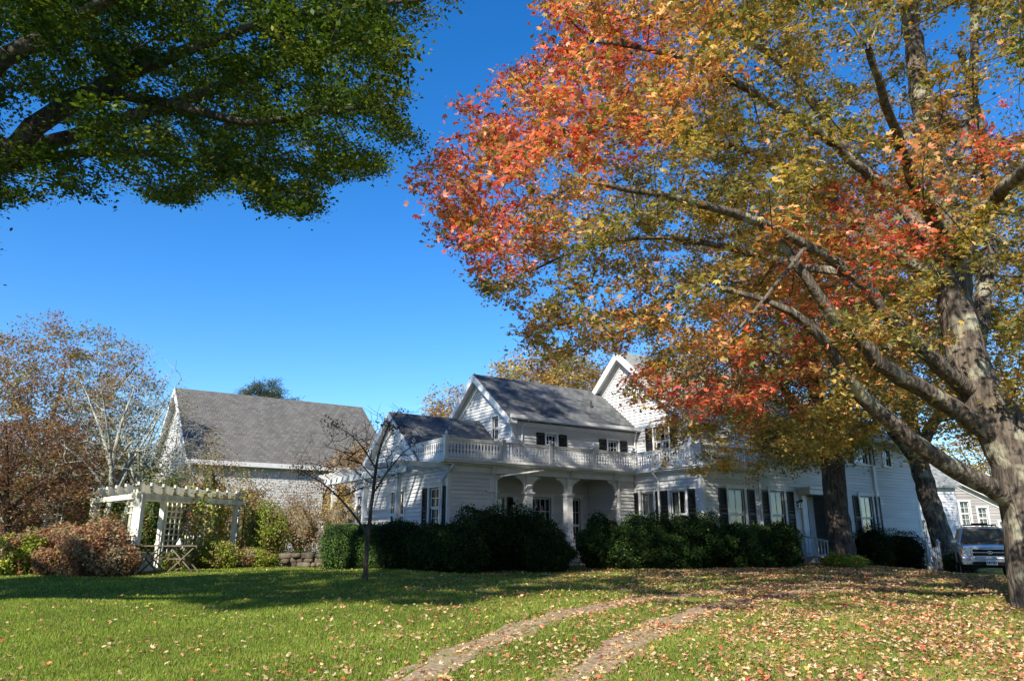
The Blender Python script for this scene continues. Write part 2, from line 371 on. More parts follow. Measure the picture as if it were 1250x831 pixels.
def rake_trim(mb, x, yc, hw, zr, ze, side=-1, oh=.3, ohx=.35, drop=.24):
    sl = (zr - ze)/hw; yo = hw + oh
    for sg in (-1, 1):
        def P(y, z): return (x + side*ohx, y, z)
        top = .12
        poly = [(x+side*ohx, yc, zr+top-.02), (x+side*ohx, yc+sg*yo, zr-sl*yo+top-.02), (x+side*ohx, yc+sg*yo, zr-sl*yo-drop*.6), (x+side*ohx, yc, zr-drop)]
        mb.prism(poly, (side*.05, 0, 0))
        poly = [(x, yc, zr-.02), (x, yc+sg*(hw+.02), zr-sl*(hw+.02)-.02), (x, yc+sg*(hw+.02), zr-sl*(hw+.02)-.42), (x, yc, zr-.45)]
        mb.prism(poly, (side*.07, 0, 0))
        poly = [(x+side*ohx, yc, zr-.03), (x+side*ohx, yc+sg*yo, zr-sl*yo-.03), (x+side*ohx, yc+sg*yo, zr-sl*yo-.07), (x+side*ohx, yc, zr-.07)]
        mb.prism(poly, (-side*ohx, 0, 0))
TH = R(34)
HA = (-2.23, 26.0, .6)
house = empty('farmhouse', HA, TH, 'large rambling white clapboard farmhouse with black shutters, porch and railed balcony', 'house')
HO = -0.6
def Z(z): return z + HO          # absolute height -> house height
# wall frames: a along the wall, d outward
FRONT = lambda t: wallframe((0, t), (1, 0), (0, -1))
LEFT = lambda s: wallframe((s, 0), (0, 1), (-1, 0))
def corner(mb, x0, x1, y0, y1, z0, z1): mb.box(x0, x1, y0, y1, z0, z1)
# openings ------------------------------------------------
wing_w = [(.55, 1.3, 1.35+0, 2.72), (3.35, 4.5, 1.0, 2.72), (7.0, 7.9, 1.35, 2.72)]    # on LEFT(0): a = t
wall = MB()
base = MB()
clap(wall, LEFT(0), .09, 8.2, .25, Z(4.15), [(a-.02, b+.02, c-.02, d+.02) for a, b, c, d in wing_w])
# wing gable: centre t=4.4, half width 2.3, ridge 6.45, eave 4.45
WC, WH, WR, WE = 4.45, 2.45, Z(6.42), Z(4.45)
clap(wall, LEFT(0), 0, 0, Z(4.15), WR, span=lambda z: (WC - WH*min(1, (WR-z)/(WR-WE)), WC + WH*min(1, (WR-z)/(WR-WE))))
clap(wall, FRONT(0), .09, 1.85, .25, Z(3.95))
# porch back wall, recessed
PB = 2.0
porch_w = [(3.15, 3.65, .9, 2.55), (4.95, 5.95, .45, 2.6), (6.6, 7.5, .45, 2.6)]
porch_o = [(a-.02, b+.02, c-.02, d+.02) for a, b, c, d in porch_w]
door_o = (8.0, 8.72, .35, 2.45)
clap(wall, FRONT(PB), 1.85, 8.8, .3, Z(4.05), porch_o + [(4.15, 4.72, .35, 2.45), door_o])
clap(wall, wallframe((1.85, 0), (0, 1), (1, 0)), 0, PB, .3, Z(4.05))
clap(wall, FRONT(.05), 7.95, 8.8, .25, Z(4.05))
clap(wall, wallframe((7.95, 0), (0, 1), (-1, 0)), .05, PB, .3, Z(4.05))
# bump (one storey) side wall s=8.8, a = t from -3.6 to 0.05
B = 8.8; FT = -3.6
bump_w = [(-1.08, -.34, .95, 2.78), (-2.78, -1.98, .95, 2.78)]
clap(wall, LEFT(B), FT+.1, .03, .25, Z(4.1), [(a-.02, b+.02, c-.02, d+.02) for a, b, c, d in bump_w])
# front wall of the big block, ground floor and the upper floor right of s=12
ff_w = [(10.2, 11.15, .95, 2.83), (12.7, 13.6, .95, 2.83), (18.95, 19.95, .95, 2.83)]
f2_w = [(13.0, 13.95, 4.35, 5.15), (18.95, 19.95, 4.3, 5.2), (21.3, 21.9, 4.3, 5.1), (16.2, 17.1, 4.35, 5.15)]
END = 23.9; UE = Z(5.95)
ent_o = (14.75, 16.5, .3, 2.75)
clap(wall, FRONT(FT), B+.1, 11.95, .25, Z(4.1), [(a-.02, b+.02, c-.02, d+.02) for a, b, c, d in ff_w])
clap(wall, FRONT(FT), 12.1, END-.12, .25, UE, [(a-.02, b+.02, c-.02, d+.02) for a, b, c, d in ff_w + f2_w] + [ent_o])
clap(wall, LEFT(12.0), FT, -1.25, Z(4.1), UE)
# ell, upper floor
EL, EH, ER, EE = 2.0+2.55, 2.55, Z(8.5), Z(6.45)
e_w = [(5.75, 6.3, 4.62, 5.22), (9.15, 9.75, 4.62, 5.2)]
E0 = 4.05
clap(wall, FRONT(PB), E0+.12, 10.85, Z(4.2), Z(6.4), [(a-.02, b+.02, c-.02, d+.02) for a, b, c, d in e_w])
g_w = [(2.98, 3.46, 5.0, 5.95), (5.35, 5.83, 5.0, 5.95)]
clap(wall, LEFT(E0), PB+.1, PB+5.1, Z(4.2), EE, [(a-.02, b+.02, c-.02, d+.02) for a, b, c, d in g_w])
clap(wall, LEFT(E0), 0, 0, EE, ER, [(a-.02, b+.02, c-.02, d+.02) for a, b, c, d in g_w], span=lambda z: (EL - EH*(ER-z)/(ER-EE), EL + EH*(ER-z)/(ER-EE)))
# big gable s=10.85
G0, GC, GH, GR, GE = 10.85, 2.6, 3.95, Z(10.1), Z(6.5)
gg_w = [(-.1, .78, 4.5, 5.75), (4.0, 4.8, 4.5, 5.75)]
clap(wall, LEFT(G0), GC-GH+.1, GC+GH, Z(4.2), GE, [(a-.02, b+.02, c-.02, d+.02) for a, b, c, d in gg_w])
clap(wall, LEFT(G0), 0, 0, GE, GR, span=lambda z: (GC - GH*(GR-z)/(GR-GE), GC + GH*(GR-z)/(GR-GE)))
clap(wall, FRONT(GC-GH), G0+.1, 17, Z(4.2), GE)
wall.build('clapboard_wall', M['clap'], house)
# solid backs so that no light passes between the boards' ends
bk = MB()
bk.box(.0+.02, 8.6, 8.0, 8.2, .2, Z(4.2)); bk.box(E0, 20, PB+5.1-.1, PB+5.1, .2, EE); bk.box(END-.02, END, FT, 6.5, .2, UE); bk.box(G0, 22, GC+GH-.1, GC+GH, .2, GE)
bk.box(END-.04, END-.02, FT+.05, 4, .2, Z(6))
bk.prism([(END-.03, FT, UE), (END-.03, 4.2, UE), (END-.03, .3, Z(8.4))], (-.05, 0, 0))
bk.build('rear_wall', M['clap'], house)
# foundation
for (x0, x1, y0, y1) in ((.05, 1.85, .05, 8), (B+.05, 23.8, FT+.05, 5)): base.box(x0, x1, y0, y1, -.9, .25)
base.build('foundation', M['stone'], house)
# corner boards, friezes, cornices
for a_ in ((-.03, .11, -.03, .11, .2, Z(4.0)), (1.7, 1.9, -.03, .14, .2, Z(3.95)), (E0-.03, E0+.14, PB-.03, PB+.14, Z(4.2), Z(6.4)), (B-.03, B+.13, FT-.03, FT+.13, .2, Z(4.05)),
           (11.93, 12.12, FT-.03, FT+.14, .2, UE), (END-.16, END+.03, FT-.03, FT+.15, -.2, UE), (20.28, 20.48, FT-.04, FT+.05, .2, UE), (G0-.03, G0+.12, GC-GH-.03, GC-GH+.14, Z(4.2), GE), (7.9, 7.98, .0, .1, .3, Z(3.9))):
    tr_ = MB(); tr_.box(*a_); tr_.build('corner_board', M['trim'], house)
fz = MB()
fz.box(-.06, 8.72, -.06, .06, Z(3.86), Z(4.12)); fz.box(-.055, .05, .06, 8.2, Z(3.9), Z(4.12))
fz.box(B-.06, B+.05, FT-.05, .05, Z(3.8), Z(4.12)); fz.box(B+.05, 12, FT-.06, FT+.05, Z(3.8), Z(4.12))
fz.box(E0+.1, G0, PB-.05, PB+.04, Z(6.08), Z(6.4)); fz.box(12, END, FT-.05, FT+.05, UE-.3, UE)
fz.box(G0+.05, 17, GC-GH-.05, GC-GH+.04, GE-.3, GE)
fz.build('frieze', M['trim'], house)
cn = MB()   # flat balcony roof with moulded edge, overhanging
cn.box(-.38, B-.3, -.38, PB+.1, Z(4.14), Z(4.20)); cn.box(-.42, B-.35, -.42, PB+.05, Z(4.205), Z(4.29))
cn.box(B-.3, 12.0, FT-.38, GC-GH-.02, Z(4.14), Z(4.20)); cn.box(B-.35, 12.0-.01, FT-.42, GC-GH-.03, Z(4.205), Z(4.29))
cn.box(B-.34, G0-.02, GC-GH-.01, PB+.04, Z(4.14), Z(4.285))
cn.box(-.2, B-.2, -.2, .0, Z(4.08), Z(4.138)); cn.box(B-.2, B, FT-.2, -.2, Z(4.08), Z(4.138)); cn.box(B, 12, FT-.2, FT, Z(4.08), Z(4.138))
cn.box(-.36, 0, PB+.1, 8.4, Z(4.14), Z(4.24))
cn.build('balcony_roof', M['trim'], house)
ev = MB()
ev.box(E0-.3, G0-.05, PB-.36, PB-.05, Z(6.26), Z(6.36)); ev.box(E0-.33, G0-.05, PB-.44, PB-.361, Z(6.30), Z(6.44))
ev.box(12-.3, END+.3, FT-.36, FT-.05, UE-.06, UE+.03); ev.box(12-.33, END+.32, FT-.45, FT-.361, UE-.02, UE+.12)
ev.box(G0-.3, 17, GC-GH-.36, GC-GH-.05, GE-.2, GE-.1)
ev.box(E0-.33, E0, PB-.36, PB+.35, Z(6.14), Z(6.25)); ev.box(G0-.33, G0, GC-GH-.36, GC-GH+.4, GE-.32, GE-.2)
ev.build('eave_cornice', M['trim'], house)
for a_, k_ in (((0, WC, WH, WR, WE), dict(drop=.2, oh=.2, ohx=.3)), ((E0, EL, EH, ER, EE), dict(oh=.35)), ((G0, GC, GH, GR, GE), dict(oh=.35, ohx=.4, drop=.3))):
    rk = MB(); rake_trim(rk, *a_, **k_); rk.build('rake_board', M['trim'], house)
rf = MB(); gable_roof(rf, 0, E0-.36, WC, WH, WR, WE, oh=.2, ohx=.3); rf.build('wing_roof', M['roof'], house)
rf = MB(); gable_roof(rf, E0, G0-.36, EL, EH, ER, EE, oh=.35); o_ = rf.build('ell_roof', M['roof'], house)
rf = MB(); gable_roof(rf, G0, 20, GC, GH, GR, GE, oh=.35, ohx=.4); rf.build('main_roof', M['roof_pale'], house)
rf = MB(); gable_roof(rf, 12, END, .3, 3.9, Z(8.3), UE, oh=.4); rf.build('front_block_roof', M['roof_pale'], house)
g2 = MB(); g2.prism([(11.98, FT, UE), (11.98, 4.2, UE), (11.98, .3, Z(8.3))], (.05, 0, 0)); g2.build('gable_end', M['clap'], house)
ch = MB(); ch.box(16.5, 17.3, .1, .9, Z(7.8), Z(9.9)); ch.box(16.42, 17.38, .02, .98, Z(9.9), Z(10.05)); ch.build('chimney', noisy('red_brick', (.22,.08,.05), (.34,.14,.09), 9, .9), house)
vp = MB(); vp.tube([(9.2, 3.1, Z(7.3)), (9.2, 3.1, Z(7.75))], .05, 8); vp.build('vent_pipe', M['brass'], house)
# windows
for a in wing_w: window(house, LEFT(0), *a, cols=3 if a[0] > 3 else 2, rows=2, shut=.36 if a[0] < 1 else 0, curtain=1)
for a in porch_w: window(house, FRONT(PB), *a, cols=2 if a[0] < 4 else 4, rows=2, shut=.28 if a[0] < 4 else 0)
for i, a in enumerate(bump_w): window(house, LEFT(B), *a, cols=2, rows=1, shut=.36, curtain=2 - i)
for i, a in enumerate(ff_w): window(house, FRONT(FT), *a, cols=2, rows=1, shut=.44, curtain=2)
for i, a in enumerate(f2_w): window(house, FRONT(FT), *a, cols=2, rows=1, sashes=2, shut=.42 if i < 2 else 0, curtain=1)
for a in e_w: window(house, FRONT(PB), *a, cols=3, rows=2, sashes=1, shut=.42, casing=.08, hood=False, curtain=0)
for a in g_w: window(house, LEFT(E0), *a, cols=1, rows=1, casing=.08, hood=False, curtain=1)
for a in gg_w: window(house, LEFT(G0), *a, cols=3, rows=2, shut=.4, casing=.09)
# narrow lit side-light windows beside the porch door
# doors on the porch
def door(xf, a0, a1, z0, z1, nm='door'):
    d = MB(xf); c = .1
    d.box(a0-c, a0, 0, .05, z0, z1); d.box(a1, a1+c, 0, .05, z0, z1); d.box(a0-c-.02, a1+c+.02, 0, .06, z1, z1+.12); d.box(a0-c-.06, a1+c+.06, 0, .1, z1+.12, z1+.16)
    d.box(a0-.02, a1+.02, -.1, -.05, z0, z1+.02)
    mid = (a0+a1)/2
    for (b0, b1) in ((a0+.08, mid-.03), (mid+.03, a1-.08)):
        d.box(b0, b1, -.05, -.035, z0+.12, z0+.75)
    o = d.build(nm, M['trim'], house)
    g = MB(xf)
    for (b0, b1) in ((a0+.1, mid-.04), (mid+.04, a1-.1)): g.box(b0, b1, -.05, -.03, z0+.9, z1-.15)
    g.build('pane', M['glass'], o)
    g = MB(xf)  # near-black panels behind the door glass stand for the dark interior
    for (b0, b1) in ((a0+.1, mid-.04), (mid+.04, a1-.1)): g.box(b0-.005, b1+.005, -.0495, -.04, z0+.895, z1-.145)
    g.build('dark_backing', M['dark'], o)
    k = MB(xf); k.tube([(a1-.06, -.05, z0+1), (a1-.06, .0, z0+1)], .025, 8); k.build('door_knob', M['metal'], o)
door(FRONT(PB), 8.02, 8.7, .35, 2.43); door(FRONT(PB), 4.17, 4.7, .35, 2.43)
# main entrance: pilasters, side light, entablature, projecting storm porch cheek, steps
en = MB(FRONT(FT))
en.box(14.6, 14.82, 0, .12, .35, 2.75); en.box(16.42, 16.64, 0, .55, .35, 2.75)
en.box(14.5, 16.74, 0, .6, 2.75, 2.95); en.box(14.42, 16.82, 0, .7, 2.955, 3.05)
en.box(15.0, 15.12, -.6, .0, .35, 2.75)
en.box(14.82, 16.42, -.62, -.6, .35, 2.75); en.box(14.82, 16.42, -.6, .0, .3, .36)
eo = en.build('entrance_surround', M['trim'], house)
dd = MB(FRONT(FT)); dd.box(15.15, 15.95, -.6, -.54, .38, 2.6)
do = dd.build('entrance_door', M['black'], house)
k = MB(FRONT(FT)); k.tube([(15.85, -.54, 1.4), (15.85, -.48, 1.4)], .03, 8); k.build('door_knob', M['metal'], do)
st = MB(FRONT(FT)); st.box(14.5, 16.8, .0, 1.0, -.9, .28); st.box(14.5, 16.8, 1.0, 1.32, -.9, .12); st.box(14.5, 16.8, 1.32, 1.64, -.9, -.05)
st.build('entrance_steps', M['step'], house)
for a in (14.5, 16.75):
    hr = MB(FRONT(FT)); hr.beam((a, .1, 1.1), (a, 1.6, .8), .05, .07); hr.beam((a, .1, .45), (a, 1.6, .15), .04, .05)
    for i in range(11): hr.box(a-.015, a+.015, .15+i*.14, .18+i*.14, .4-i*.028, 1.1-i*.028)
    hr.box(a-.06, a+.06, 1.6, 1.72, -.5, .95); hr.box(a-.08, a+.08, 1.58, 1.74, .95, 1.0)
    hr.build('stair_railing', M['trim'], house)
# wall lanterns
def lantern(xf, a, z):
    l = MB(xf); l.box(a-.05, a+.05, 0, .03, z-.1, z+.14); l.box(a-.015, a+.015, .03, .16, z+.1, z+.13)
    l.lathe((0,0,0), [(0,0)], 4) if False else None
    l.box(a-.07, a+.07, .09, .23, z+.08, z+.1); l.box(a-.055, a+.055, .105, .215, z-.18, z-.16); l.prism([(a-.08,.08,z+.1),(a+.08,.08,z+.1),(a,.16,z+.19)], (0,.15,0))
    for p in (-.05, .04):
        for q in (.11, .2): l.box(a+p, a+p+.01, q, q+.01, z-.16, z+.08)
    o = l.build('wall_lantern', M['brass'], house)
    g = MB(xf); g.box(a-.038, a+.038, .122, .198, z-.155, z+.075); g.build('lantern_glass', M['glass'], o)
lantern(FRONT(PB), 4.86-.0, 2.15) if False else None
lantern(FRONT(PB), 4.62+.22-.02, 2.3) if False else lantern(FRONT(PB), 4.78+.0, 2.2) if False else lantern(FRONT(PB), 3.98, 2.2)
lantern(FRONT(FT), 14.42, 2.35)
# porch columns with brackets, floor, ceiling
def column(x):
    c = MB(); hw = .13
    c.box(x-.2, x+.2, -.05, .35, .3, .42); c.box(x-.17, x+.17, -.02, .32, .42, .95)
    c.box(x-.19, x+.19, -.04, .34, .95, 1.0); c.box(x-hw, x+hw, .02, .28, 1.0, 2.55)
    c.box(x-.17, x+.17, -.02, .32, 2.55, 2.6); c.box(x-.2, x+.2, -.05, .35, 2.6, 2.66); c.box(x-.12, x+.12, .03, .27, 2.66, 3.26)
    for z_ in (1.06, 2.45): c.box(x-hw-.012, x+hw+.012, .008, .292, z_, z_+.04)
    for sg in (-1, 1):
        pts = [(x+sg*.12, .1, 2.68), (x+sg*.19, .1, 2.68)]
        for i in range(7):
            t_ = i/6*math.pi/2; pts.append((x+sg*(.19+.4*(1-math.cos(t_))), .1, 2.78+.4*math.sin(t_)))
        pts += [(x+sg*.59, .1, 3.26), (x+sg*.12, .1, 3.26)]
        c.prism(pts, (0, .08, 0))
    c.build('porch_column', M['trim'], house)
for x in (3.5, 5.4): column(x)
for x, sg in ((1.9, 1), (7.9, -1)):
    hc = MB(); pts = [(x, .1, 2.68), (x+sg*.07, .1, 2.68)] + [(x+sg*(.07+.4*(1-math.cos(i/6*math.pi/2))), .1, 2.78+.4*math.sin(i/6*math.pi/2)) for i in range(7)] + [(x+sg*.47, .1, 3.26), (x, .1, 3.26)]
    hc.prism(pts, (0, .08, 0)); hc.build('bracket', M['trim'], house)
hc = MB(); hc.box(1.9, 2.02, .03, .3, .3, 3.26); hc.box(1.55, 2.1, -.1, .32, 2.6, 2.66); hc.build('half_column', M['trim'], house)
for x in (.05, 1.75, 3.5, 5.4, 7.6):     # little paired brackets under the balcony edge
    hc = MB(); hc.prism([(x-.04, -.06, 3.5), (x-.04, -.3, 3.5), (x-.04, -.28, 3.42), (x-.04, -.1, 3.22), (x-.04, -.06, 3.2)], (.08, 0, 0)); hc.build('bracket', M['trim'], house)
pf = MB(); pf.box(1.9, 7.9, -.25, PB-.01, .15, .3); pf.build('porch_floor', M['step'], house)
ps = MB(); ps.box(4.0, 5.0, -.6, -.26, -.9, .14); ps.box(4.0, 5.0, -.95, -.6, -.9, 0.0)
ps.box(1.95, 7.85, -.2, -.12, -.9, .14); ps.build('porch_step', M['trim'], house)
pc = MB(); pc.box(1.86, B-.02, .07, PB-.01, Z(4.0), Z(4.06)); pc.build('porch_ceiling', M['white'], house)
# downspouts
dn = MB(); dn.tube([(.1, -.3, Z(4.1)), (.0, -.22, Z(3.95)), (-.1, .25, Z(3.55)), (-.1, .3, .1)], .04, 8); dn.build('downspout', M['trim'], house)
dn = MB(); dn.tube([(3.9, -.3, Z(4.05)), (2.05, -.28, Z(3.75)), (1.95, -.1, Z(3.6)), (1.95, -.1, .1)], .035, 8); dn.build('downspout', M['trim'], house)
dn = MB(); dn.tube([(B-.3, -1.35, Z(4.1)), (B-.08, -1.42, Z(3.8)), (B-.08, -1.42, 0)], .045, 8); dn.build('downspout', M['trim'], house)
dn = MB(); dn.tube([(E0+.6, PB-.4, Z(6.3)), (E0+.45, PB-.06, Z(6.0)), (E0+.45, PB-.06, Z(4.35))], .035, 8); dn.build('downspout', M['trim'], house)
dn = MB(); dn.tube([(G0-.3, PB-.4, Z(6.3)), (G0-.15, PB-.1, Z(5.9)), (G0-.15, PB-.1, Z(4.35))], .035, 8); dn.build('downspout', M['trim'], house)
dn = MB(); dn.tube([(12.05, FT-.06, Z(4.1)), (12.05, FT-.06, .1)], .045, 8); dn.build('downspout', M['trim'], house)
dn = MB(); dn.tube([(20.2, FT-.4, UE), (20.2, FT-.08, UE-.4), (20.2, FT-.08, -.3)], .045, 8); dn.build('downspout', M['trim'], house)

# balcony balustrade: sawn boards whose notched edges leave diamond and slot holes
def balustrade(p, q, posts=True):
    p = np.array(p, float); q = np.array(q, float); L = np.linalg.norm(q-p); d = (q-p)/L; nv = np.array([d[1], -d[0]])
    xf = wallframe(p, d, nv); z0 = Z(4.29); b = MB(xf)
    b.box(0, L, -.035, .035, z0+.62, z0+.68); b.box(0, L, -.05, .05, z0+.681, z0+.71); b.box(0, L, -.03, .03, z0+.07, z0+.12)
    n_ = int(L/.135); sp_ = L/n_
    for i in range(n_):
        c_ = (i+.5)*sp_
        prof = [(.05, .12), (.05, .19), (.018, .25), (.05, .31), (.028, .37), (.022, .44), (.028, .5), (.052, .55), (.052, .62)]
        pts = [(c_+w_, -.01, z0+h_) for w_, h_ in prof] + [(c_-w_, -.01, z0+h_) for w_, h_ in prof[::-1]]
        b.prism(pts, (0, .022, 0))
        b.prism([(c_+.058, -.01, z0+.07), (c_+.04, -.01, z0+.02), (c_, -.01, z0), (c_-.04, -.01, z0+.02), (c_-.058, -.01, z0+.07)], (0, .022, 0))
    b.build('balustrade', M['white'], house)
def bpost(x, y):
    c_ = MB(); z0 = Z(4.29); c_.box(x-.07, x+.07, y-.07, y+.07, z0, z0+.74); c_.box(x-.09, x+.09, y-.09, y+.09, z0+.74, z0+.78)
    c_.lathe((x, y, z0+.78), [(.03, 0), (.03, .03), (.065, .07), (.05, .12), (.012, .17), (.001, .19)], 10)
    c_.build('balustrade_post', M['white'], house)
bo = -.22; bx = B - .18
segs = [((bo, 2.3), (bo, bo)), ((bo, bo), (bx, bo)), ((bx, bo), (bx, FT+bo)), ((bx, FT+bo), (11.9, FT+bo))]
for p, q in segs: balustrade(p, q)
for (x, y) in ((bo, bo), (bo, 2.3), (2.15, bo), (4.3, bo), (6.45, bo), (bx, bo), (bx, -1.9), (bx, FT+bo), (11.9, FT+bo)): bpost(x, y)
# television aerial on the wing ridge
an = empty('roof_aerial', np.array(HA) + np.array([math.cos(TH)*.9 - math.sin(TH)*5.2, math.sin(TH)*.9 + math.cos(TH)*5.2, Z(5.9)]), 0, 'thin metal television aerial standing above the low wing roof', 'antenna')
a_ = MB(); a_.tube([(0,0,0), (0,0,.95)], .015, 6); a_.build('mast', M['metal'], an)
a_ = MB(); a_.tube([(-.45,0,.85), (.45,.1,.85)], .012, 5)
for i in range(5): a_.tube([(-.4+.2*i, -.2, .86), (-.4+.2*i, .25, .92)], .008, 5)
a_.build('antenna_arm', M['metal'], an)

# barn --------------------------------------------------------------
def HW(s, t): return (HA[0] + math.cos(TH)*s - math.sin(TH)*t, HA[1] + math.sin(TH)*s + math.cos(TH)*t)
barn = empty('barn', (*HW(-4.3, 21.2), .6), TH, 'big white barn with a long weathered grey-brown roof behind the arbor', 'barn')
BL, BW, BE, BR = 11.9, 6.25, 5.35, 10.2
bw = MB(); LEAN[0] = .014
clap(bw, LEFT(0), .12, 2*BW-.12, 0, BE, step=.16)
clap(bw, LEFT(0), 0, 0, BE, BR, [(BW-1.0, BW-.2, 6.4, 7.9)], span=lambda z: (BW - BW*(BR-z)/(BR-BE), BW + BW*(BR-z)/(BR-BE)), step=.16)
clap(bw, FRONT(0), .12, BL, 0, BE, [(3.0, 3.8, 2.4, 3.6), (7.5, 8.3, 2.4, 3.6)], step=.16)
bw.build('clapboard_wall', M['clap'], barn)
LEAN[0] = .03; bt = MB(); bt.box(-.03, .15, -.03, .15, -.3, BE); bt.box(BL-.1, BL+.05, -.03, .15, -.3, BE); bt.box(-.03, BL, -.06, 0.0, BE-.35, BE); bt.build('corner_board', M['trim'], barn)
rk = MB(); rake_trim(rk, 0, BW, BW, BR, BE, oh=.3, ohx=.4, drop=.3); rk.box(-.4, BL+.4, -.42, -.3, BE-.36, BE-.1); rk.build('rake_board', M['trim'], barn)
rf = MB(); gable_roof(rf, 0, BL, BW, BW, BR, BE, oh=.3, ohx=.4); rf.build('roof', M['roof_barn'], barn)
bb = MB(); bb.box(0, BL, 2*BW-.1, 2*BW, 0, BE); bb.box(BL-.05, BL, .2, 2*BW, 0, BE); bb.prism([(BL, 0, BE), (BL, 2*BW, BE), (BL, BW, BR)], (-.05, 0, 0)); bb.build('rear_wall', M['clap'], barn)
window(barn, LEFT(0), BW-1.0, BW-.2, 6.4, 7.9, cols=2, rows=2, hood=False)
for a in (3.0, 7.5): window(barn, FRONT(0), a, a+.8, 2.4, 3.6, cols=2, rows=2)

# neighbours ----------------------------------------------------------
def simple_house(name, loc, rz, L, D, E, Rr, wm, rm, wins, label, gwins=(), step=.16, curtain=1):
    h = empty(name, loc, rz, label, 'house')
    wb = MB()
    if wm is M['clap']:
        clap(wb, FRONT(0), 0, L, 0, E, [(a-.02, a+w_+.02, z-.02, z+h_+.02) for a, z, w_, h_ in wins], step=step)
        clap(wb, LEFT(0), 0, D, 0, E, step=step)
        clap(wb, LEFT(0), 0, 0, E, Rr, span=lambda z: (D/2 - D/2*(Rr-z)/(Rr-E), D/2 + D/2*(Rr-z)/(Rr-E)), step=step)
    else:
        clap(wb, FRONT(0), 0, L, 0, E, [(a-.02, a+w_+.02, z-.02, z+h_+.02) for a, z, w_, h_ in wins], step=.2)
        go = [(a-.02, a+w_+.02, z-.02, z+h_+.02) for a, z, w_, h_ in gwins]
        clap(wb, LEFT(0), 0, D, 0, E, go, step=.2)
        clap(wb, LEFT(0), 0, 0, E, Rr, go, span=lambda z: (D/2 - D/2*(Rr-z)/(Rr-E), D/2 + D/2*(Rr-z)/(Rr-E)), step=.2)
    wb.build('wall', wm, h)
    b_ = MB(); b_.box(0, L, D-.05, D, 0, E); b_.box(L-.05, L, 0, D, 0, E); b_.prism([(L, 0, E), (L, D, E), (L, D/2, Rr)], (-.05, 0, 0)); b_.build('rear_wall', wm, h)
    t_ = MB(); t_.box(-.04, .14, -.04, .1, -.4, E); t_.box(L-.1, L+.04, -.04, .1, -.4, E); t_.box(-.04, L, -.05, 0.0, E-.3, E); rake_trim(t_, 0, D/2, D/2, Rr, E); t_.build('trim_board', M['trim'], h)
    r_ = MB(); gable_roof(r_, 0, L, D/2, D/2, Rr, E); r_.build('roof', rm, h)
    for a, z, w_, h_ in wins: window(h, FRONT(0), a, a+w_, z, z+h_, cols=2, rows=2, hood=False, curtain=1)
    for a, z, w_, h_ in gwins: window(h, LEFT(0), a, a+w_, z, z+h_, cols=2, rows=2, hood=False, curtain=1)
    return h
q = at(1163, 680, 52)
simple_house('neighbour_house', (34.0, 50, .2), R(90), 9, 12.0, 2.9, 6.0, M['shingle_wall'], M['roof'], [],
    'weathered grey shingled house with tall white windows behind the parked car', gwins=[(4.75,2.3,.7,1.5), (3.75,2.3,.6,1.5), (2.6,2.1,.6,1.3), (1.2,1.2,.7,1.3), (3.3,.5,.7,.7)])
q = at(1118, 680, 46)
simple_house('neighbour_barn', (q[0]-2, 46, .3), R(5), 5.2, 7, 4.6, 7.2, M['clap'], M['roof_pale'], [(2.2,1.2,.8,1.2)], 'small white outbuilding seen between the farmhouse corner and a thick trunk')
simple_house('cottage', (-44, 50, .4), R(6), 16, 8, 3.1, 5.4, M['clap'], M['roof_pale'], [(2,1,.9,1.3), (5,1,.9,1.3), (8,1,1.2,1.3), (11.5,1,.9,1.3)], 'low white cottage glimpsed through the red tree at the far left')

# ------------------------------------------------------------------ vegetation generators
LEAF = {
 'maple': (np.array([(0,0,0),(.20,.42,.03),(0,1,-.10),(-.20,.42,.03), (0,.02,0),(.10,.42,.02),(.62,.74,-.12),(.48,.16,-.02), (0,.02,0),(-.48,.16,-.02),(-.62,.74,-.12),(-.10,.42,.02)]), 3),
 'oval': (np.array([(0,0,0),(.3,.45,.05),(0,1,-.12),(-.3,.45,.05)]), 1),
 'round': (np.array([(0,0,0),(.45,.4,.06),(.05,1,-.1),(-.42,.5,.06)]), 1),
 'needle': (np.array([(-.05,0,0),(.05,0,0),(.04,1,.02),(-.04,1,-.02)]), 1),
}
def leaves(name, pos, size, colr, kind, mat, parent, origin, nrm=None, flat=.5, stretch=1.):
    """pos (N,3), size (N,), colr (N,3): one mesh of separate little leaf faces"""
    n = len(pos); L, q = LEAF[kind]; L = L * np.array([1, stretch, 1])
    up = np.array([0, 0, 1.]) if nrm is None else nrm
    nv = up + rng.normal(0, flat, (n, 3)); nv /= np.linalg.norm(nv, axis=1)[:, None]
    rv = rng.normal(0, 1, (n, 3)); xa = np.cross(nv, rv); xa /= np.linalg.norm(xa, axis=1)[:, None] + 1e-9
    ya = np.cross(nv, xa)
    V = (xa[:, None]*L[None, :, :1] + ya[:, None]*L[None, :, 1:2] + nv[:, None]*L[None, :, 2:3]*rng.uniform(-.6, 1.8, (n, 1, 1)))*size[:, None, None] + pos[:, None]
    k = len(L)
    V = V.reshape(-1, 3); F_ = np.arange(n*k, dtype=np.int32)
    return np_mesh(name, V, F_, 4, mat, parent, np.repeat(np.clip(colr, 0.002, 1), k, 0), origin)
def inpoly(px, py, poly):
    p = np.array(poly, float); r_ = np.zeros(len(px), bool); j = len(p)-1
    for i in range(len(p)):
        c_ = ((p[i, 1] > py) != (p[j, 1] > py)) & (px < (p[j, 0]-p[i, 0])*(py-p[i, 1])/(p[j, 1]-p[i, 1]+1e-9) + p[i, 0]); r_ ^= c_; j = i
    return r_
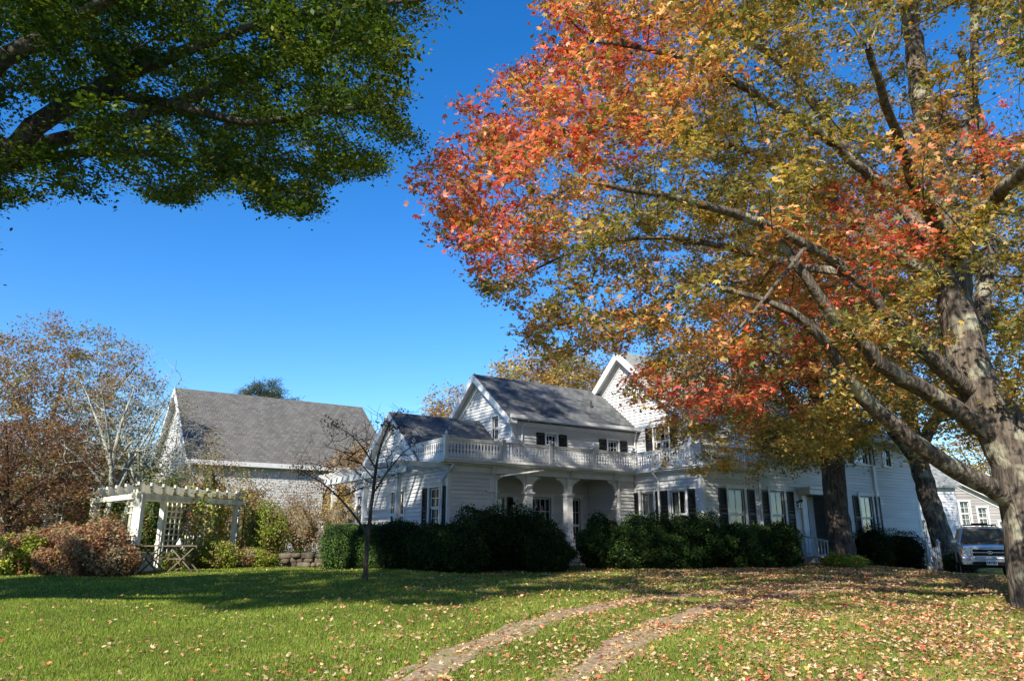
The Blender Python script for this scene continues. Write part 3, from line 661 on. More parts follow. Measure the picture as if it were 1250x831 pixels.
def smooth_path(pts, rads, step=.35, wig=.04):
    P = [np.array(p, float) for p in pts]; out = []; rr = []
    for i in range(len(P)-1):
        p0 = P[max(i-1, 0)]; p1 = P[i]; p2 = P[i+1]; p3 = P[min(i+2, len(P)-1)]
        n_ = max(1, int(np.linalg.norm(p2-p1)/step))
        for k in range(n_):
            t = k/n_; out.append(.5*((2*p1)+(-p0+p2)*t+(2*p0-5*p1+4*p2-p3)*t*t+(-p0+3*p1-3*p2+p3)*t**3) + rng.normal(0, .5*wig*min(1, rads[i]*8), 3)*(k > 0))
            rr.append(rads[i]*(1-t) + rads[i+1]*t)
    out.append(P[-1]); rr.append(rads[-1])
    return out, rr
class Tree:
    def __init__(s): s.p = []; s.par = []; s.r = []; s.main = []; s.tips = []
    def limb(s, pts, rads, step=.35):
        out, rr = smooth_path(pts, rads, step)
        j = -1
        if s.p:
            a = np.array(s.p); j = int(np.argmin(((a - out[0])**2).sum(1)))
        ids = []
        for p, r_ in zip(out, rr):
            s.p.append(p); s.par.append(j); s.r.append(r_); j = len(s.p)-1; ids.append(j)
        s.main.append(ids)
    def grow(s, targets, step=.5, jit=.08, sag=0., order=None, up=.0):
        T = np.array(targets); cap_ = len(s.p) + len(T)*40
        A = np.zeros((cap_, 3)); n = len(s.p); A[:n] = np.array(s.p)
        d0 = np.array([((A[:n] - t)**2).sum(1).min() for t in T]); idx = np.argsort(d0)
        root = A[0].copy(); droot = np.zeros(cap_); droot[:n] = np.linalg.norm(A[:n]-root, axis=1)
        for ti in idx:
            t = T[ti]; dist = np.sqrt(((A[:n] - t)**2).sum(1)); dt = np.linalg.norm(t-root)
            cost = dist + np.maximum(0, droot[:n] - dt + .25*dist)*.9
            j = int(np.argmin(cost)); a = A[j]; L = dist[j]; m_ = max(1, int(L/step)); m_ = min(m_, 30)
            dv = t - a; par = j
            off = rng.normal(0, 1, 3)*L*.10
            for k in range(1, m_+1):
                f = k/m_; q = a + dv*f + off*math.sin(f*math.pi) + np.array([0, 0, up*L*math.sin(f*math.pi)])
                if k < m_: q = q + rng.normal(0, jit, 3)*min(1, L)
                if n >= cap_: break
                A[n] = q; droot[n] = np.linalg.norm(q-root); s.p.append(q); s.par.append(par); s.r.append(0.); par = n; n += 1
            s.tips.append(par)
    def mesh(s, name, mat, parent, origin, rtip=.006, power=.42, rmin=.004, sides=5, rmax=.2):
        n = len(s.p); P = np.array(s.p); cnt = np.zeros(n); par = np.array(s.par)
        nmain = sum(len(m_) for m_ in s.main)
        for i in range(n-1, -1, -1):
            if cnt[i] == 0: cnt[i] = 1
            if par[i] >= 0 and i >= nmain: cnt[par[i]] += cnt[i]
        rad = np.array(s.r); gr = rad == 0; rad[gr] = np.minimum(rmax, rtip*cnt[gr]**power); s.rad = rad
        kids = {}
        for i in range(nmain, n): kids.setdefault(par[i], []).append(i)
        starts = []
        for p_, ks in kids.items():
            ks.sort(key=lambda c_: -cnt[c_])
            first = 0 if p_ >= nmain else -1
            for q_, c_ in enumerate(ks):
                if q_ > first: starts.append(c_)
        VV = []; FF = []; b0 = 0
        for c_ in starts:
            ch = [par[c_]]; cur = c_
            while True:
                ch.append(cur)
                if cur in kids: cur = kids[cur][0]
                else: break
            pts = P[ch]; rr = rad[ch].copy(); rr[0] = rr[1]*1.15 if len(rr) > 1 else rr[0]; rr[-1] *= .5
            m_ = len(pts); ns = sides if rr[1] > .02 else (4 if rr[1] > .01 else 3)
            d = np.gradient(pts, axis=0); d /= np.linalg.norm(d, axis=1)[:, None] + 1e-9
            ref = np.array([.31, .23, .92]); a = np.cross(d, ref); a /= np.linalg.norm(a, axis=1)[:, None] + 1e-6; b_ = np.cross(d, a)
            th = np.arange(ns)*2*math.pi/ns
            ring = pts[:, None] + rr[:, None, None]*(a[:, None]*np.cos(th)[None, :, None] + b_[:, None]*np.sin(th)[None, :, None])
            VV.append(ring.reshape(-1, 3))
            i_ = np.arange(m_-1)[:, None]*ns; k_ = np.arange(ns)[None, :]; k2 = (k_+1) % ns
            FF.append((b0 + np.stack([i_+k_, i_+k2, i_+ns+k2, i_+ns+k_], -1)).reshape(-1)); b0 += m_*ns
        if VV: return np_mesh(name, np.concatenate(VV), np.concatenate(FF), 4, mat, parent, None, origin, smooth=True)
    def trunk(s, name, mat, parent, origin, sides=16, lump=.06, flare=None):
        VV = []; FF = []; b0 = 0
        for ids in s.main:
            pts = np.array([s.p[i] for i in ids]); rr = np.array([s.r[i] for i in ids]); m_ = len(pts)
            d = np.gradient(pts, axis=0); d /= np.linalg.norm(d, axis=1)[:, None] + 1e-9
            a = np.zeros_like(d); v = np.array([1., .05, 0]) 
            for i in range(m_):
                v = v - d[i]*(v@d[i]); v = unit(v); a[i] = v
            b_ = np.cross(d, a); th = np.arange(sides)*2*math.pi/sides
            zb_ = pts[:, 2:3] - pts[0, 2]; fl_ = .30*np.clip(1 - zb_/.9, 0, 1)**1.5*(np.cos(5*th[None]+.7)+.4*np.cos(3*th[None]+2)) if ids[0] == 0 else 0
            lum = 1 + fl_ + lump*(np.sin(3*th[None]+pts[:, 2:3]*1.3) + .7*np.sin(5*th[None]-pts[:, 2:3]*2.1+1) + .5*rng.normal(0, .6, (m_, sides)))
            ring = pts[:, None] + (rr[:, None]*lum)[..., None]*(a[:, None]*np.cos(th)[None, :, None] + b_[:, None]*np.sin(th)[None, :, None])
            VV.append(ring.reshape(-1, 3)); i_ = np.arange(m_-1)[:, None]*sides; k_ = np.arange(sides)[None, :]; k2 = (k_+1) % sides
            FF.append((b0 + np.stack([i_+k_, i_+k2, i_+sides+k2, i_+sides+k_], -1)).reshape(-1)); b0 += m_*sides
        return np_mesh(name, np.concatenate(VV), np.concatenate(FF), 4, mat, parent, None, origin, smooth=True)
    def twig_leaves(s, per, spread, rz=.35, back=1):
        """leaf anchors round every twig end and the node behind it"""
        P = np.array(s.p); par = np.array(s.par); tips = np.array(s.tips)
        out = []; own = []
        n1 = per
        c = P[tips]
        prev = P[np.maximum(par[tips], 0)]
        t = rng.uniform(-.2, 1.15, (len(tips), n1, 1))
        q = prev[:, None] + (c - prev)[:, None]*t
        q = q + rng.normal(0, 1, (len(tips), n1, 3))*np.array([spread, spread, spread*rz])
        return q.reshape(-1, 3), np.repeat(np.arange(len(tips)), n1), c
PAL = {
 'pine': [(.07,.09,.055), (.10,.12,.075), (.05,.07,.045), (.12,.13,.09)],
 'yellowgreen': [(.13,.17,.02), (.18,.21,.03), (.10,.15,.02), (.22,.22,.04)],
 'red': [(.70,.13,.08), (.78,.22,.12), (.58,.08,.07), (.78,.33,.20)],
 'orange': [(.70,.33,.12), (.70,.40,.15), (.72,.25,.12), (.52,.36,.12)],
 'gold': [(.54,.36,.10), (.44,.34,.09), (.60,.33,.10), (.32,.30,.08)],
 'olive': [(.21,.21,.06), (.30,.26,.08), (.15,.17,.05), (.38,.28,.10)],
 'brown': [(.33,.18,.08), (.27,.20,.08), (.36,.14,.08), (.22,.21,.07)],
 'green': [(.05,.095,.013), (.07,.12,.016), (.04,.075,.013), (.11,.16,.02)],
 'maroon': [(.13,.05,.045), (.18,.08,.065), (.10,.045,.04), (.18,.12,.08)],
 'rust': [(.28,.14,.08), (.34,.19,.10), (.22,.11,.07), (.22,.18,.10)],
}
def pal(names, n_, jitter=.18):
    """names: array of palette names or one"""
    out = np.zeros((n_, 3)); r_ = rng.integers(0, 4, n_)
    if isinstance(names, str): out = np.array(PAL[names])[r_]
    else:
        nm = np.asarray(names)
        for k in set(nm.tolist()):
            mk = nm == k; out[mk] = np.array(PAL[k])[r_[mk]]
    return out*(1 + rng.normal(0, jitter, (n_, 1)))
#@@TREES
# ------------------------------------------------------------------ the big autumn maple on the right
def footprint(P): return P[:, 0] + .62*(P[:, 2]-.6), P[:, 1] + 1.227*(P[:, 2]-.6)
def crown_points(c, rad, z0, z1, n, poly=None, out_keep=.3, ylim=None, sparse=(), shell=.0, foot=None):
    out = []
    tot = 0
    while tot < n:
        k = 6000
        q = rng.uniform(-1, 1, (k, 3)); rr = np.sqrt(q[:, 0]**2 + q[:, 1]**2)
        f = (q[:, 2]+1)/2; prof = np.sqrt(np.clip(1 - ((f-.42)/.62)**2, 0, 1))
        ok = (rr < prof) & (rr > shell*rng.random(k))
        P = np.stack([c[0]+q[:, 0]*rad, c[1]+q[:, 1]*rad, z0+(z1-z0)*f], 1)[ok]
        if ylim is not None: P = P[(P[:, 1] > ylim[0]) & (P[:, 1] < ylim[1])]
        px, py = proj(P)
        inside = (px > -30) & (px < 1280) & (py > -30) & (py < 860) & (P[:, 1] > 1)
        keep = np.ones(len(P), bool)
        if poly is not None: keep = np.where(inside, inpoly(px, py, poly), rng.random(len(P)) < out_keep)
        for (cx, cy, ax, ay, pr, y0, y1) in sparse:
            hit = inside & (((px-cx)/ax)**2 + ((py-cy)/ay)**2 < 1) & (P[:, 1] > y0) & (P[:, 1] < y1)
            keep &= ~(hit & (rng.random(len(P)) > pr))
        if foot is not None: keep &= rng.random(len(P)) < foot(P, inside)
        out.append(P[keep]); tot += keep.sum()
    return np.concatenate(out)[:n]
mb_ = onground(1262, 752); MX, MY = 9.25, 13.5; mg = float(gz(MX, MY))
maple = empty('maple_tree', (MX, MY, mg), 0, 'huge old maple with red, orange and yellow leaves at the right edge of the lawn', 'tree')
T = Tree()
T.limb([(MX+.1, MY, mg-.2), (MX+.02, MY, mg+.15), at(1264,700,MY), at(1258,640,MY), at(1246,580,MY), at(1226,530,MY), at(1198,480,MY), at(1180,430,MY), at(1170,380,MY+.1), at(1160,320,MY+.2), at(1150,240,MY+.3), at(1132,160,MY+.4), at(1116,60,MY+.5), at(1100,-40,MY+.6), at(1090,-160,MY+.8)],
       [.78,.50,.44,.43,.47,.42,.37,.34,.31,.29,.25,.22,.19,.15,.10], .25)
T.limb([at(1250,600,MY), at(1272,540,MY+.1), at(1290,440,MY+.2), at(1300,330,MY+.4), at(1310,200,MY+.7), at(1330,40,MY+1), at(1350,-100,MY+1.2)], [.40,.36,.32,.28,.24,.18,.12], .3)
T.limb([at(1236,612,MY), at(1205,592,MY-.3), at(1150,563,MY-.7), at(1108,533,MY-1), at(1070,500,MY-1.2), at(1038,466,MY-1.5), at(1015,428,MY-1.7), at(985,395,MY-2), at(940,370,MY-2.2), at(880,352,MY-2.4)], [0.198,0.162,0.149,0.135,0.126,0.117,0.099,0.081,0.054,0.036], .25)
T.limb([at(1222,540,MY), at(1180,507,MY-.2), at(1130,476,MY-.5), at(1085,450,MY-.8), at(1050,416,MY-1.1), at(1022,392,MY-1.4), at(985,340,MY-1.8), at(950,290,MY-2)], [0.198,0.171,0.153,0.144,0.126,0.108,0.081,0.054], .25)
T.limb([at(1196,478,MY), at(1152,452,MY-.5), at(1118,418,MY-.9), at(1085,385,MY-1.2), at(1040,335,MY-1.6), at(985,300,MY-2), at(900,262,MY-2.6), at(810,238,MY-3), at(730,225,MY-3.2)], [0.171,0.144,0.126,0.108,0.099,0.081,0.072,0.054,0.036], .25)
T.limb([at(1158,320,MY+.2), at(1100,250,MY+.6), at(1030,180,MY+1.2), at(985,112,MY+1.6), at(940,66,MY+2), at(880,30,MY+2.4), at(830,-20,MY+2.8)], [0.158,0.137,0.122,0.101,0.079,0.058,0.043], .3)
T.limb([at(1164,350,MY+.2), at(1080,300,MY+1.2), at(1000,235,MY+2), at(930,190,MY+2.6), at(860,172,MY+3), at(790,160,MY+3.3), at(720,150,MY+3.5)], [0.137,0.115,0.101,0.086,0.065,0.050,0.029], .3)
T.limb([at(1090,240,MY+.8), at(1010,170,MY), at(930,120,MY-.8), at(860,80,MY-1.4), at(790,60,MY-2), at(720,50,MY-2.4)], [0.108,0.094,0.079,0.065,0.050,0.029], .3)
T.limb([at(1040,335,MY-1.6), at(960,320,MY-.5), at(880,300,MY+.5), at(800,290,MY+1), at(720,300,MY+1.5), at(650,330,MY+1.8)], [0.079,0.072,0.065,0.050,0.036,0.022], .3)
T.limb([at(985,300,MY-2), at(920,380,MY-2.4), at(860,450,MY-2.5), at(810,500,MY-2.4)], [0.036,0.025,0.018,0.009], .3)
T.limb([at(1150,240,MY+.3), at(1180,150,MY+.6), at(1190,60,MY+1), at(1185,-60,MY+1.4)], [0.130,0.108,0.086,0.058], .3)
T.limb([at(1186,455,MY), at(1200,370,MY+.5), at(1208,270,MY+1), at(1200,170,MY+1.6), at(1170,60,MY+2.2)], [0.173,0.144,0.122,0.101,0.065], .3)
T.limb([at(1160,320,MY), at(1200,260,MY-2), at(1260,200,MY-4), at(1350,150,MY-5.5)], [0.144,0.115,0.086,0.058], .3)
T.limb([at(1150,290,MY), at(1120,230,MY-1.6), at(1090,150,MY-3), at(1060,60,MY-4)], [0.130,0.101,0.072,0.050], .3)
T.trunk('trunk', M['bark_maple'], maple, (MX, MY, mg), 18)
MP = [(600,-60),(652,-30),(664,40),(640,78),(612,84),(600,112),(556,112),(552,150),(528,186),(500,228),(516,285),(562,320),(590,360),(640,392),(632,420),(626,442),(660,452),(700,436),(728,428),(756,440),(752,470),(762,500),(798,505),(790,545),(800,570),(835,590),(880,590),(930,585),(985,575),(1030,555),(1080,545),(1150,560),(1290,570),(1290,-60)]
SP = [(1110,80,130,90,.62,0,40),(870,330,90,70,.75,0,40),(1110,500,100,65,.22,0,13.2),(1180,430,50,90,.2,0,13.3),(1250,600,60,60,.03,0,40),(1130,560,80,40,.1,0,40),(925,90,50,40,.45,0,40),(800,205,60,35,.55,0,40),(1080,120,40,60,.6,0,40),(1225,90,50,80,.4,0,40),(700,350,60,40,.6,0,40),(960,150,50,30,.5,0,40),(1130,60,40,60,.6,0,40),(770,440,20,20,.3,0,40),(985,575,60,30,.4,0,40)]
def mfoot(P, ins):           # crown thinned to let sun on the near lawn, unseen part filled to shade the house
    fx, fy = footprint(P); p = np.ones(len(P))
    px_, py_ = proj(P); p[(fy < 12.5)] = .08; p[(fy >= 12.5) & (fy < 20)] = .6; p[ins & (py_ > 380) & (fy > 13)] = 1.
    p[~ins & (fy > 24) & (fx > -2) & (fx < 22)] = 2.5
    p[~ins] *= .38
    return p
pts = crown_points((MX-.5, MY+.5), 12.4, 3.2, 20, 5500, MP, 1, (5.6, 25), SP, foot=mfoot)
T.grow(pts, .42, .05, up=.04)
T.mesh('branch', M['bark_maple'], maple, (MX, MY, mg), .0045, .46, rmax=.12)
def maple_zone(px, py):
    nm = np.full(len(px), 'gold', object); u = rng.random(len(px))
    nm[u < .45] = 'olive'
    nm[(px < 900) & (py > 130) & (u < .62)] = 'olive'
    nm[(px < 800) & (py > 300) & (u > .35)] = 'brown'
    Z_ = [(690,60,190,120,'orange',.85),(620,200,130,110,'orange',.6),(740,90,120,120,'orange',.45),(980,380,170,110,'orange',.4),(1180,180,110,60,'orange',.8),(860,440,130,70,'orange',.35),
          (565,200,80,120,'red',.8),(640,80,70,90,'red',.7),(590,290,60,50,'red',.6),(720,140,80,60,'red',.45),(740,40,70,40,'red',.5),(1070,270,95,50,'red',.8),(1220,150,60,30,'red',.5),(950,440,70,60,'red',.6),(900,480,60,40,'red',.6),(790,485,45,35,'red',.8),(860,505,60,30,'red',.55),(1000,330,70,60,'red',.35),
          (830,550,60,40,'gold',.8),(1200,480,60,90,'gold',.7)]
    for cx, cy, ax, ay, k, pr in Z_:
        h = (((px-cx)/ax)**2 + ((py-cy)/ay)**2 < 1) & (rng.random(len(px)) < pr); nm[h] = k
    return nm
q, own, c_ = T.twig_leaves(62, .15, .4)
cx_, cy_ = proj(c_); zn = maple_zone(cx_, cy_); nm = zn[own]; sw = rng.random(len(nm)) < .2; nm[sw] = rng.choice(['gold','olive','olive'], sw.sum())
leaves('crown', q, rng.uniform(.05, .10, len(q)), pal(nm, len(q)), 'maple', M['leaf'], maple, (MX, MY, mg), None, .55)

# ------------------------------------------------------------------ green tree overhanging from the left
GX, GY = -12.5, 10.5; gg = float(gz(GX, GY))
gt = empty('shade_tree', (GX, GY, gg), 0, 'broad tree with dark green leaves whose boughs reach in from the upper left', 'tree')
T = Tree()
T.limb([(GX, GY, gg-.2), (GX, GY, gg+.4), (GX+.1, GY, 2.5), (GX+.2, GY, 4), (GX+.1, GY+.2, 6), (GX, GY, 9), (GX+.3, GY, 12.5), (GX+1, GY+.5, 17)], [.7,.5,.45,.42,.32,.24,.16,.08], .3)
T.limb([(GX+.2, GY, 3.9), at(-140,300,10.2), at(-20,215,10), at(60,142,10.2), at(130,105,10.5), at(180,80,10.8), at(300,35,11.4), at(420,10,12), at(520,0,12.5)], [.26,.22,.18,.15,.13,.11,.08,.05,.03], .3)
T.limb([at(60,142,10.2), at(130,118,10), at(210,128,9.6), at(300,150,9.6), at(400,135,10), at(470,130,10.2)], [.11,.09,.07,.05,.035,.02], .3)
T.limb([at(-20,215,10), at(60,192,10.6), at(150,186,11), at(230,195,11.4), at(320,225,11.8), at(380,240,12)], [.1,.08,.06,.045,.03,.02], .3)
T.limb([(GX+.2, GY, 4.2), at(-120,180,8.2), at(-20,90,7.9), at(80,30,8), at(200,-40,8.3)], [.2,.16,.12,.09,.06], .3)
T.limb([(GX+.1, GY+.2, 6), (GX+3.5, GY+3, 9.5), (GX+7, GY+6, 13.5), (GX+9, GY+8, 16)], [.2,.15,.11,.06], .3)
T.limb([(GX+.1, GY, 5), (GX-3.5, GY+1, 7.5), (GX-7, GY+2, 9)], [.2,.14,.07], .3)
T.limb([(GX+.1, GY+.2, 6.5), (GX+2.5, GY-1.5, 9.5), (GX+6, GY-2, 12)], [.18,.13,.07], .3)
T.trunk('trunk', M['bark_dark'], gt, (GX, GY, gg), 14, .04)
GP = [(-60,-60),(590,-60),(572,8),(530,22),(492,55),(486,95),(500,120),(492,150),(520,165),(512,190),(470,208),(430,220),(392,226),(398,262),(370,266),(330,262),(290,236),(262,232),(240,252),(200,248),(160,238),(130,256),(112,232),(70,240),(30,246),(0,262),(-60,280)]
GS = [(350,185,45,14,.35,0,40),(210,150,35,12,.3,0,40),(420,90,30,14,.35,0,40),(150,40,50,14,.35,0,40),(330,90,40,12,.4,0,40),(40,215,40,10,.35,0,40),(60,150,60,30,.3,0,40),(150,105,60,26,.3,0,40),(230,70,50,22,.4,0,40),(110,192,60,14,.35,0,40),(300,45,50,20,.5,0,40),(300,110,45,25,.3,0,40),(250,120,40,20,.4,0,40),(355,120,30,18,.25,0,40),(110,200,40,20,.35,0,40),(430,180,30,20,.5,0,40),(60,60,50,30,.5,0,40),(180,215,40,14,.4,0,40),(400,60,35,20,.5,0,40)]
def gfoot(P, ins):  # boughs dropped where ground must stay sunlit; unseen ones kept to shade the house
    fx, fy = footprint(P); p = np.where(ins, 1., .25)
    p[fy < 14.3 + .9*np.sin(fx*.6) + .6*np.sin(fx*1.7)] *= .02
    lit = ((fy > 23.2) & (fx < -3.5 - .12*(fy-23))) | ((fy > 20.2) & (fx < -8)); p[lit] *= .03
    p[~ins & (fy > 23) & ~lit] = .8
    p[fx > -2.5 + .505*(fy-13.5)] *= .25
    p[P[:, 0] < -21] = 0
    return p
pa = crown_points((-8.5, 12.5), 13.2, 5.2, 21, 2000, GP, 1, (4.6, 24.5), GS, foot=gfoot)
def low_boughs(n):           # lower skirt of the crown, laid out to cast the lawn's shadow band
    out = []; tot = 0
    while tot < n:
        k = 5000; fx = rng.uniform(-19, 3.5, k); fy = 14.6 + 1.2*np.sin(fx*.55+.4) + .7*np.sin(fx*1.5) + rng.random(k)*(5.6 + 2.8*S((fx+10)/6) + .7*np.sin(fx*.9)); z = 5.3 + 5.2*rng.random(k)**1.3
        P = np.stack([fx - .62*(z-.6), fy - 1.227*(z-.6), z], 1); px, py = proj(P); ins = (px > -30) & (py > -30) & (px < 1280) & (P[:, 1] > 1)
        cl = np.sin(P[:, 0]*1.3+1)*np.sin(P[:, 1]*1.2) + .6*np.sin(P[:, 2]*2.2+P[:, 0])
        keep = np.where(ins, inpoly(px, py, GP), P[:, 0] < -1) & (P[:, 1] > 2.5) & (np.hypot(P[:, 0]-GX, P[:, 1]-GY) < 13.5) & (rng.random(k) < .75 + .5*cl)
        for (cx, cy, ax, ay, pr, y0, y1) in GS: keep &= ~((((px-cx)/ax)**2 + ((py-cy)/ay)**2 < 1) & (rng.random(k) > pr))
        out.append(P[keep]); tot += keep.sum()
    return np.concatenate(out)[:n]
def shade_boughs(n):          # crown top mostly out of view, added to shade lawn and house
    out = []; tot = 0
    while tot < n:
        k = 5000; fx = rng.uniform(-4, 9.5, k); fy = rng.uniform(16.5, 31, k); z = 9 + 12*rng.random(k)
        P = np.stack([fx - .62*(z-.6), fy - 1.227*(z-.6), z], 1); px, py = proj(P); ins = (px > -30) & (py > -30) & (px < 1280) & (P[:, 1] > 1)
        cl = np.sin(P[:, 0]*1.1+1)*np.sin(P[:, 1]*1.0)
        keep = np.where(ins, inpoly(px, py, GP) & (rng.random(k) < .4), True) & (P[:, 0] < 1.5) & (P[:, 1] > -1) & (fx < -2.8 + .505*(fy-13.5)) & (np.hypot(P[:, 0]-GX, P[:, 1]-GY) < 15) & (rng.random(k) < .7 + .5*cl)
        out.append(P[keep]); tot += keep.sum()
    return np.concatenate(out)[:n]
pa = np.concatenate([low_boughs(2900), shade_boughs(1700), pa])
T.grow(pa, .42, .05, up=.05)
T.mesh('branch', M['bark_dark'], gt, (GX, GY, gg), .0045, .45, rmax=.10)
q, own, c_ = T.twig_leaves(112, .15, .3)
gpx, gpy = c_[:, 0], c_[:, 2]; gn = np.where(rng.random(len(c_)) < .12 + .35*S((c_[:, 2]-7.5)/4)*S((-c_[:, 0]-5)/5), 'yellowgreen', 'green').astype(object)[own]  # yellower green more frequent high up and to the left
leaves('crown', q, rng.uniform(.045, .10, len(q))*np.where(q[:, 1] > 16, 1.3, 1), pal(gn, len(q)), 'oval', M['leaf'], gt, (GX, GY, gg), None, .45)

# ------------------------------------------------------------------ the other trees
def tree(name, label, base, h, rad, z0, ntar, per, pals, bark, r0, lean=(0,0), leafsize=(.06,.1), kind='maple', cat='tree', group=None, poly=None, spread=.22, flat=.6, rtip=.006, squash=1., mains=5, trunkpts=None, ylim=None, parts_crown=True, sparse=()):
    base = np.array(base, float); root = empty(name, base, 0, label, cat, group); T = Tree()
    if trunkpts is None:
        top = base + np.array([lean[0], lean[1], h*.8])
        mid = base + np.array([lean[0]*.35, lean[1]*.35, z0*.9])
        T.limb([base-(0,0,.3), base+(0,0,.25), mid, (mid+top)/2 + rng.normal(0, .15, 3), top], [r0*1.5, r0*1.05, r0*.85, r0*.45, r0*.12], .35)
        for k in range(mains):
            a = 2*math.pi*(k+rng.random()*.6)/mains; f = rng.uniform(.0, .5); st = mid + (top-mid)*f
            e = base + np.array([math.cos(a)*rad*.7, math.sin(a)*rad*.7, z0 + (h-z0)*rng.uniform(.35, .8)])
            T.limb([st, st + (e-st)*.4 + (0, 0, .12*h*.3), e], [r0*.5, r0*.3, r0*.1], .35)
    else:
        for p, r_ in trunkpts: T.limb(p, r_, .3)
    T.trunk('trunk', bark, root, base, 12, .06)
    pp = crown_points((base[0]+lean[0]*.6, base[1]+lean[1]*.6), rad, base[2]+z0, base[2]+h, ntar, poly, .3, ylim, sparse)
    T.grow(pp, .5*max(1, rad/5), .07, up=.05); T.mesh('branch', bark, root, base, rtip, .45, rmax=r0*.5)
    if per:
        q, own, c_ = T.twig_leaves(per, spread, .5)
        nm = np.array(rng.choice(pals, len(T.tips)), object)[own]; leaves('crown', q, rng.uniform(*leafsize, len(q)), pal(nm, len(q)), kind, M['leaf'], root, base, None, flat)
    return root
def gp(px, Y): x = (px-PCX)/FOC*(Y*math.cos(PITCH) - .8*math.sin(PITCH)); return np.array([x, Y, float(gz(x, Y))])
b2 = gp(1030, 27.5)
tree('street_tree', 'stout dark trunk with yellow-green leaves standing before the entrance door', b2, 15.5, 5.4, 3.4, 950, 70, ['olive','gold','olive'], M['bark_dark'], .52, cat='tree', spread=.35,
     leafsize=(.08,.13), group=None, sparse=[(900,620,90,70,0,0,60),(1090,560,45,35,.25,0,60),(1024,625,60,65,.02,0,60),(860,560,60,60,.2,0,60),(1150,570,50,60,.1,0,60)],
     trunkpts=[([b2-(0,0,.3), b2+(0,0,.1), b2+(-.03,0,.9), b2+(-.05,0,2.2), b2+(.0,0,3.6), b2+(-.3,0,6), b2+(-.2,.2,9), b2+(0,0,12.5)], [.74,.50,.42,.41,.41,.32,.24,.08]),
                ([b2+(-.1,0,4), b2+(-1.5,-.4,6), b2+(-3,-.6,8)], [.25,.17,.06]), ([b2+(0,0,4.5), b2+(1.4,0,7), b2+(2.6,.4,10)], [.25,.17,.06]), ([b2+(-.2,0,6), b2+(-.6,1.6,9), b2+(-.7,2.4,11)], [.2,.14,.06])])
b3 = gp(1157, 33)
tree('street_tree', 'tall pale-barked trunk between the farmhouse corner and the parked car', b3, 17, 5.5, 5.2, 520, 46, ['brown','olive','gold'], M['bark_maple'], .55, lean=(-.6,0), spread=.4,
     leafsize=(.09,.14), sparse=[(1140,610,60,70,0.02,0,60),(1060,560,50,40,.25,0,60)],
     trunkpts=[([b3-(0,0,.3), b3+(0,0,.3), b3+(-.25,0,2), b3+(-.6,0,4.5), b3+(-.8,0,7), b3+(-.6,0,10), b3+(-.5,0,13.5)], [.74,.50,.43,.40,.34,.25,.08]),
                ([b3+(-.6,0,4.6), b3+(-2.2,0,7), b3+(-3.2,.4,10)], [.25,.17,.06]), ([b3+(-.7,0,5), b3+(1.2,0,8), b3+(2.6,.4,11)], [.28,.19,.06])])
sb = gp(446, 19.2)
def A_(px, py, dy=0): return at(px, py, 19.2+dy)
tree('ornamental_tree', 'slim young tree, nearly bare with a few dark leaves, alone on the lawn', sb, 4.5, 2.1, 1.8, 700, 0, [], M['bark_dark'], .05, rtip=.004,
     trunkpts=[([sb-(0,0,.1), sb+(0,0,.05), A_(447,680), A_(449,650), A_(455,605), A_(459,572), A_(466,540,.1), A_(476,515,.2), A_(487,500,.3)], [.085,.062,.055,.052,.042,.036,.026,.016,.008]),
                ([A_(449,652), A_(432,628,-.1), A_(412,605,-.3), A_(392,588,-.4), A_(368,575,-.5)], [.035,.028,.022,.015,.007]),
                ([A_(459,572), A_(447,552,.1), A_(428,530,.2), A_(402,516,.3)], [.024,.019,.013,.006]),
                ([A_(455,603), A_(474,574,-.2), A_(492,552,-.3), A_(515,536,-.4)], [.026,.02,.014,.006]),
                ([A_(457,585), A_(440,565,-.3), A_(420,552,-.5), A_(400,545,-.6)], [.02,.015,.01,.005])],
     poly=[(350,560),(395,510),(430,500),(470,488),(500,495),(520,530),(515,560),(480,590),(440,600),(400,610),(365,600)])
# its few remaining leaves: little drooping bunches
om = bpy.data.objects['ornamental_tree']; L_ = []
for (a, b_, n_) in ((403,516,26),(410,522,20),(425,530,14),(470,517,30),(482,522,34),(495,528,22),(372,578,26),(385,572,24),(362,570,16),(488,505,18),(506,540,14),(455,590,6)):
    L_.append(at(a, b_, 19.3) + rng.normal(0, 1, (n_*2, 3))*np.array([.13, .14, .06]))
L_ = np.concatenate(L_); leaves('crown', L_, rng.uniform(.05, .09, len(L_)), pal('maroon', len(L_))*.8, 'oval', M['leaf'], om, sb, np.array([.6, 0, .3]), .8)

tree('rust_tree', 'tall tree with thinning rust-brown leaves at the far left', gp(42, 38), 12.2, 5.0, 3.0, 900, 44, ['rust','brown','rust','olive'], M['bark_pale'], .28, leafsize=(.08,.13), spread=.3)
tree('lichen_tree', 'leafless tree with pale lichen-covered branches behind the arbor', gp(118, 33), 9.6, 3.3, 2.4, 1500, 0, [], M['bark_pale'], .17, rtip=.0075, mains=7, lean=(.6,0))
tree('lichen_tree', 'second pale bare tree leaning right, its twigs over the arbor', gp(140, 35), 8.6, 2.7, 3.2, 650, 3, ['olive'], M['bark_pale'], .14, rtip=.0075, mains=6, lean=(1.2,0))
tree('red_leaf_tree', 'low spreading dark maroon-leaved tree at the left edge', gp(2, 24.5), 5.2, 3.0, 1.3, 420, 46, ['maroon','maroon','rust'], M['bark_dark'], .12, leafsize=(.05,.09), spread=.25, flat=.4)
tree('evergreen_tree', 'dark green tree low behind the bare lichen-covered tree', gp(130, 41), 6.6, 3.2, .8, 320, 50, ['green','olive'], M['bark_dark'], .2, leafsize=(.10,.16), spread=.35)
